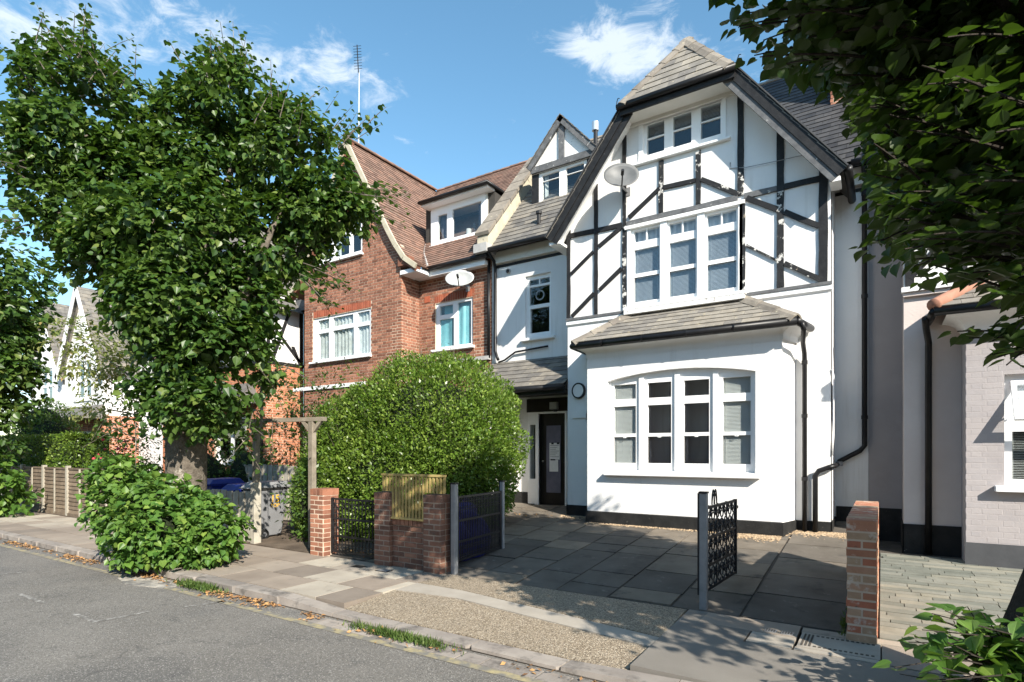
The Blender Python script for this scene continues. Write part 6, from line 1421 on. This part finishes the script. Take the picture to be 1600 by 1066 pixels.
# ------------------------------------------------------------------ big clipped privet
pv = root('privet_bush', 'huge rounded bright green privet bush behind the iron gates', 'bush', (-7.5, 8.2, 0))
plobes = [((-7.25,8.35,1.72),(1.70,1.40,1.76)), ((-8.5,8.2,1.45),(1.35,1.3,1.50)), ((-9.3,8.1,1.1),(.9,1.0,1.25)), ((-6.70,8.3,1.45),(1.02,1.05,1.2)), ((-7.6,7.5,1.0),(1.3,.8,1.1)), ((-8.6,7.3,.8),(1.0,.75,.95))]
def hedge_points(lobes, dens, thick, wob=.06, zmin=.05, box=3.2, holes=14):
    P = []; N = []
    for c, r in lobes:
        n = int(dens*(r[0]*r[1]+r[0]*r[2]+r[1]*r[2])*4.2); d = rand_dirs(n)
        k = (np.abs(d)**box).sum(1)**(-1/box); k = .35*1+.65*k         # squarer than an ellipsoid, so the sides stand up
        q = d*k[:, None]; w = 1+wob*np.sin(d[:, 0]*7+c[0])*np.sin(d[:, 1]*6+1)*np.cos(d[:, 2]*8)+wob*.5*np.sin(d[:, 0]*17)*np.sin(d[:, 2]*19)
        dep = rng.random(n)**1.6*thick; p = np.array(c)+q*np.array(r)*(w-dep)[:, None]; P.append(p); N.append(unit(d/np.array(r)))
    P, N = np.concatenate(P), np.concatenate(N); keep = P[:, 2] > zmin
    for c, r in lobes:
        e = (np.abs((P-np.array(c))/np.array(r))**2).sum(1)
        keep &= e > .55
    P, N = P[keep], N[keep]; vis = np.where(P[:, 1] < np.median(P[:, 1]))[0]
    for c0 in P[rng.choice(vis, min(len(vis), holes), replace=False)]:      # thin spots where the inside shows
        near = ((P-c0)**2).sum(1) < rng.uniform(.05, .16)**2; drop = near & (rng.random(len(P)) < .8); P, N = P[~drop], N[~drop]
    return P, N
def hedge(parent, lobes, dens, size, m, thick=.12, wob=.06, shape='blade', core=.74, rest='foliage', wid=1.0, up=.35, **k):
    for i, (c, r) in enumerate(lobes): blob(c, tuple(q*core for q in r), 3, .05, i).obj('dark_filler_core', M_core, parent, smooth=True)  # added solid blobs that block the view through the leaves
    P, N = hedge_points(lobes, dens, thick, wob, **k); n = len(P)
    T = unit(N*.6+np.array([0, 0, up])+rng.normal(size=(n, 3))*.55); NN = unit(N*.6+np.array([0, 0, .5])+rng.normal(size=(n, 3))*.55)
    return leaves(parent, P, NN, T, size*(.6+.8*rng.random(n)), shape, m, rest=rest, wid=wid)
hedge(pv, plobes, 1700, .058, M_privet, .22, .085)
base = []; ax = []; ln = []
for i in range(480):
    c, r = plobes[random.choice((0, 0, 0, 1, 1, 2, 3))]; a = random.uniform(0, 6.28); e = random.uniform(.05, 1.45)
    d = np.array([math.cos(a)*math.cos(e), math.sin(a)*math.cos(e), math.sin(e)]); base.append(np.array(c)+d*np.array(r)*.97); ax.append((d[0]*.5+random.gauss(0,.2), d[1]*.5+random.gauss(0,.2), 1)); ln.append(random.uniform(.12, .38))
Q, paths = shoots(base, ax, ln, 8, .055, .05)
leaves(pv, *Q, 'blade', M_privet, rest='sprigs'); mb = MB()
for p in paths: mb.tube([p[0], p[-1]], [.004,.002], 4, False)
mb.obj('twigs', M_bark, pv, kind='stuff', fix=False)
# climber and shrub by the arch
cl = root('arch_shrub', 'loose dark green shrub climbing between bin and brick gate pier', 'shrub', (-8.9, 7.2, 0))
hedge(cl, [((-8.75,6.75,.72),(.42,.4,.72)), ((-9.3,7.6,1.5),(.55,.5,1.2))], 300, .075, M_laurel, .4, .12, 'blade', .6)
CL = twig_leaves([((-9.9,8.6,2.2),(.8,.6,1.0)), ((-9.4,8.0,1.4),(.5,.5,.8)), ((-8.75,6.75,.8),(.45,.4,.75)), ((-10.6,8.9,3.0),(.6,.5,.7)), ((-12.5,9.1,2.5),(.75,.5,1.2)), ((-11.7,8.9,1.6),(.7,.5,1.2)), ((-13.2,9.4,3.2),(.4,.4,.8)), ((-11.2,8.6,2.3),(.5,.4,.9))], 420, 7, .095, .35, .3, .3)
leaves(cl, *CL, 'blade', M_laurel, rest='climbing_stems')
# ------------------------------------------------------------------ left distance
def simple_tree(name, label, lobes, trunk, n, per, size, m, shape='heart', spread=.35, category='tree', inner=.5, wid=1.0):
    t = root(name, label, category, (trunk[0], trunk[1], 0))
    MB().tube([(trunk[0],trunk[1],-.1),(trunk[0],trunk[1],trunk[2]*.5),(trunk[0]+.05,trunk[1],trunk[2])], [trunk[3]*1.2,trunk[3],trunk[3]*.7], 10).obj('trunk', M_bark, t, smooth=True)
    for c, r in lobes: MB().tube([(trunk[0],trunk[1],trunk[2]*.8), tuple((np.array(trunk[:3])+np.array(c))/2), tuple(c)], [trunk[3]*.5,trunk[3]*.3,.02], 6).obj('limb', M_bark, t)
    leaves(t, *twig_leaves(lobes, n, per, size, spread, .2, inner), shape, m, cap=0, rest='crown', wid=wid); return t
D2 = 15.2
simple_tree('street_tree', 'leafy green street tree beyond the lap fence', [lobe(15,455,D2,55,75), lobe(-25,540,D2,70,110), lobe(10,590,D2,40,60), lobe(-15,650,D2,40,60), lobe(-70,480,D2,90,130)], (-18.9,4.6,3.0,.2), 950, 8, .15, M_leaf)
b3 = root('low_suckers', 'low leafy suckers on pavement beside the dark fence panel', 'bush', (-17.6, 4.7, 0))
leaves(b3, *twig_leaves([lobe(8,772,14.6,32,30), lobe(-20,760,14.6,40,45)], 110, 7, .15, .28, .1, .5, zmin=.03), 'heart', M_leaf_sh, rest='foliage')
simple_tree('ornamental_tree', 'pale drooping-leaved small tree before the white gabled house', [lobe(120,525,14.5,42,22), lobe(165,560,14.2,45,40), lobe(120,570,14.5,22,18), lobe(205,590,14.2,40,50), lobe(170,640,14.2,36,30)], (-14.0,7.4,2.3,.06), 300, 7, .15, M_pale, 'lance', .4, inner=.3, wid=1.3)
lr = root('laurel_shrub', 'rounded light green shrub above the clipped hedge', 'shrub', (-26.3, 8.2, 0))
hedge(lr, [((-26.4,8.3,2.5),(1.2,.9,1.05)), ((-25.4,8.2,2.1),(.9,.8,.9)), ((-27.3,8.2,2.0),(.8,.7,.8))], 200, .10, M_laurel, .3, .1)
hb = root('clipped_hedge', 'long clipped green hedge behind the lap panel fence', 'hedge', (-24.5, 7.0, 0))
MB().box(-30.5, -19.1, 6.55, 7.55, 0, 2.05).obj('dark_filler_core', M_core, hb)
n = 19000; fx = rng.uniform(-30.6, -19.0, n); top = rng.random(n) < .35
P = np.stack([fx, np.where(top, rng.uniform(6.45, 7.65, n), 6.5+rng.normal(size=n)*.03), np.where(top, 2.12+rng.normal(size=n)*.03, rng.uniform(.7, 2.14, n))], 1); end = rng.random(n) < .15; P[end, 0] = -19.03+rng.normal(size=end.sum())*.03; P[end, 1] = rng.uniform(6.5, 7.6, end.sum())
Nn = np.where(top[:, None], np.array([0, 0, 1.0]), np.array([0, -1.0, .2])); leaves(hb, P, unit(Nn+rng.normal(size=(n, 3))*.5), unit(np.array([0,-.5,.6])+rng.normal(size=(n, 3))*.6), .075*(.6+.7*rng.random(n)), 'blade', M_privet, rest='foliage')
rs = root('rose_bush', 'rose bush with small red blooms above the lap fence', 'rose bush', (-16.6, 7.0, 0))
leaves(rs, *twig_leaves([((-16.6,6.9,1.7),(.7,.5,.6)), ((-15.6,6.9,1.6),(.6,.5,.5)), ((-17.2,6.8,1.4),(.5,.4,.5))], 190, 7, .08, .3, .3, .3), 'blade', M_laurel, rest='foliage')
for i in range(16): blob((random.uniform(-17.2,-15.4), random.uniform(6.4,6.7), random.uniform(1.35,2.1)), (.045,.045,.04), 1, .1, i).obj('bloom', M_rose, rs)
for i in range(4): MB().tube([(-16.6+i*.2,7,.0),(-16.7+i*.3,6.9,1.4)], [.02,.012], 6).obj('stem', M_bark, rs)
gs_ = root('garden_shrub', 'dark garden shrub between lap fence and orange brick house', 'shrub', (-14.4, 7.6, 0))
hedge(gs_, [((-14.6,7.8,.9),(1.2,.8,1.0)), ((-13.3,8.4,.9),(.8,.6,1.0))], 130, .10, M_laurel, .35, .12)
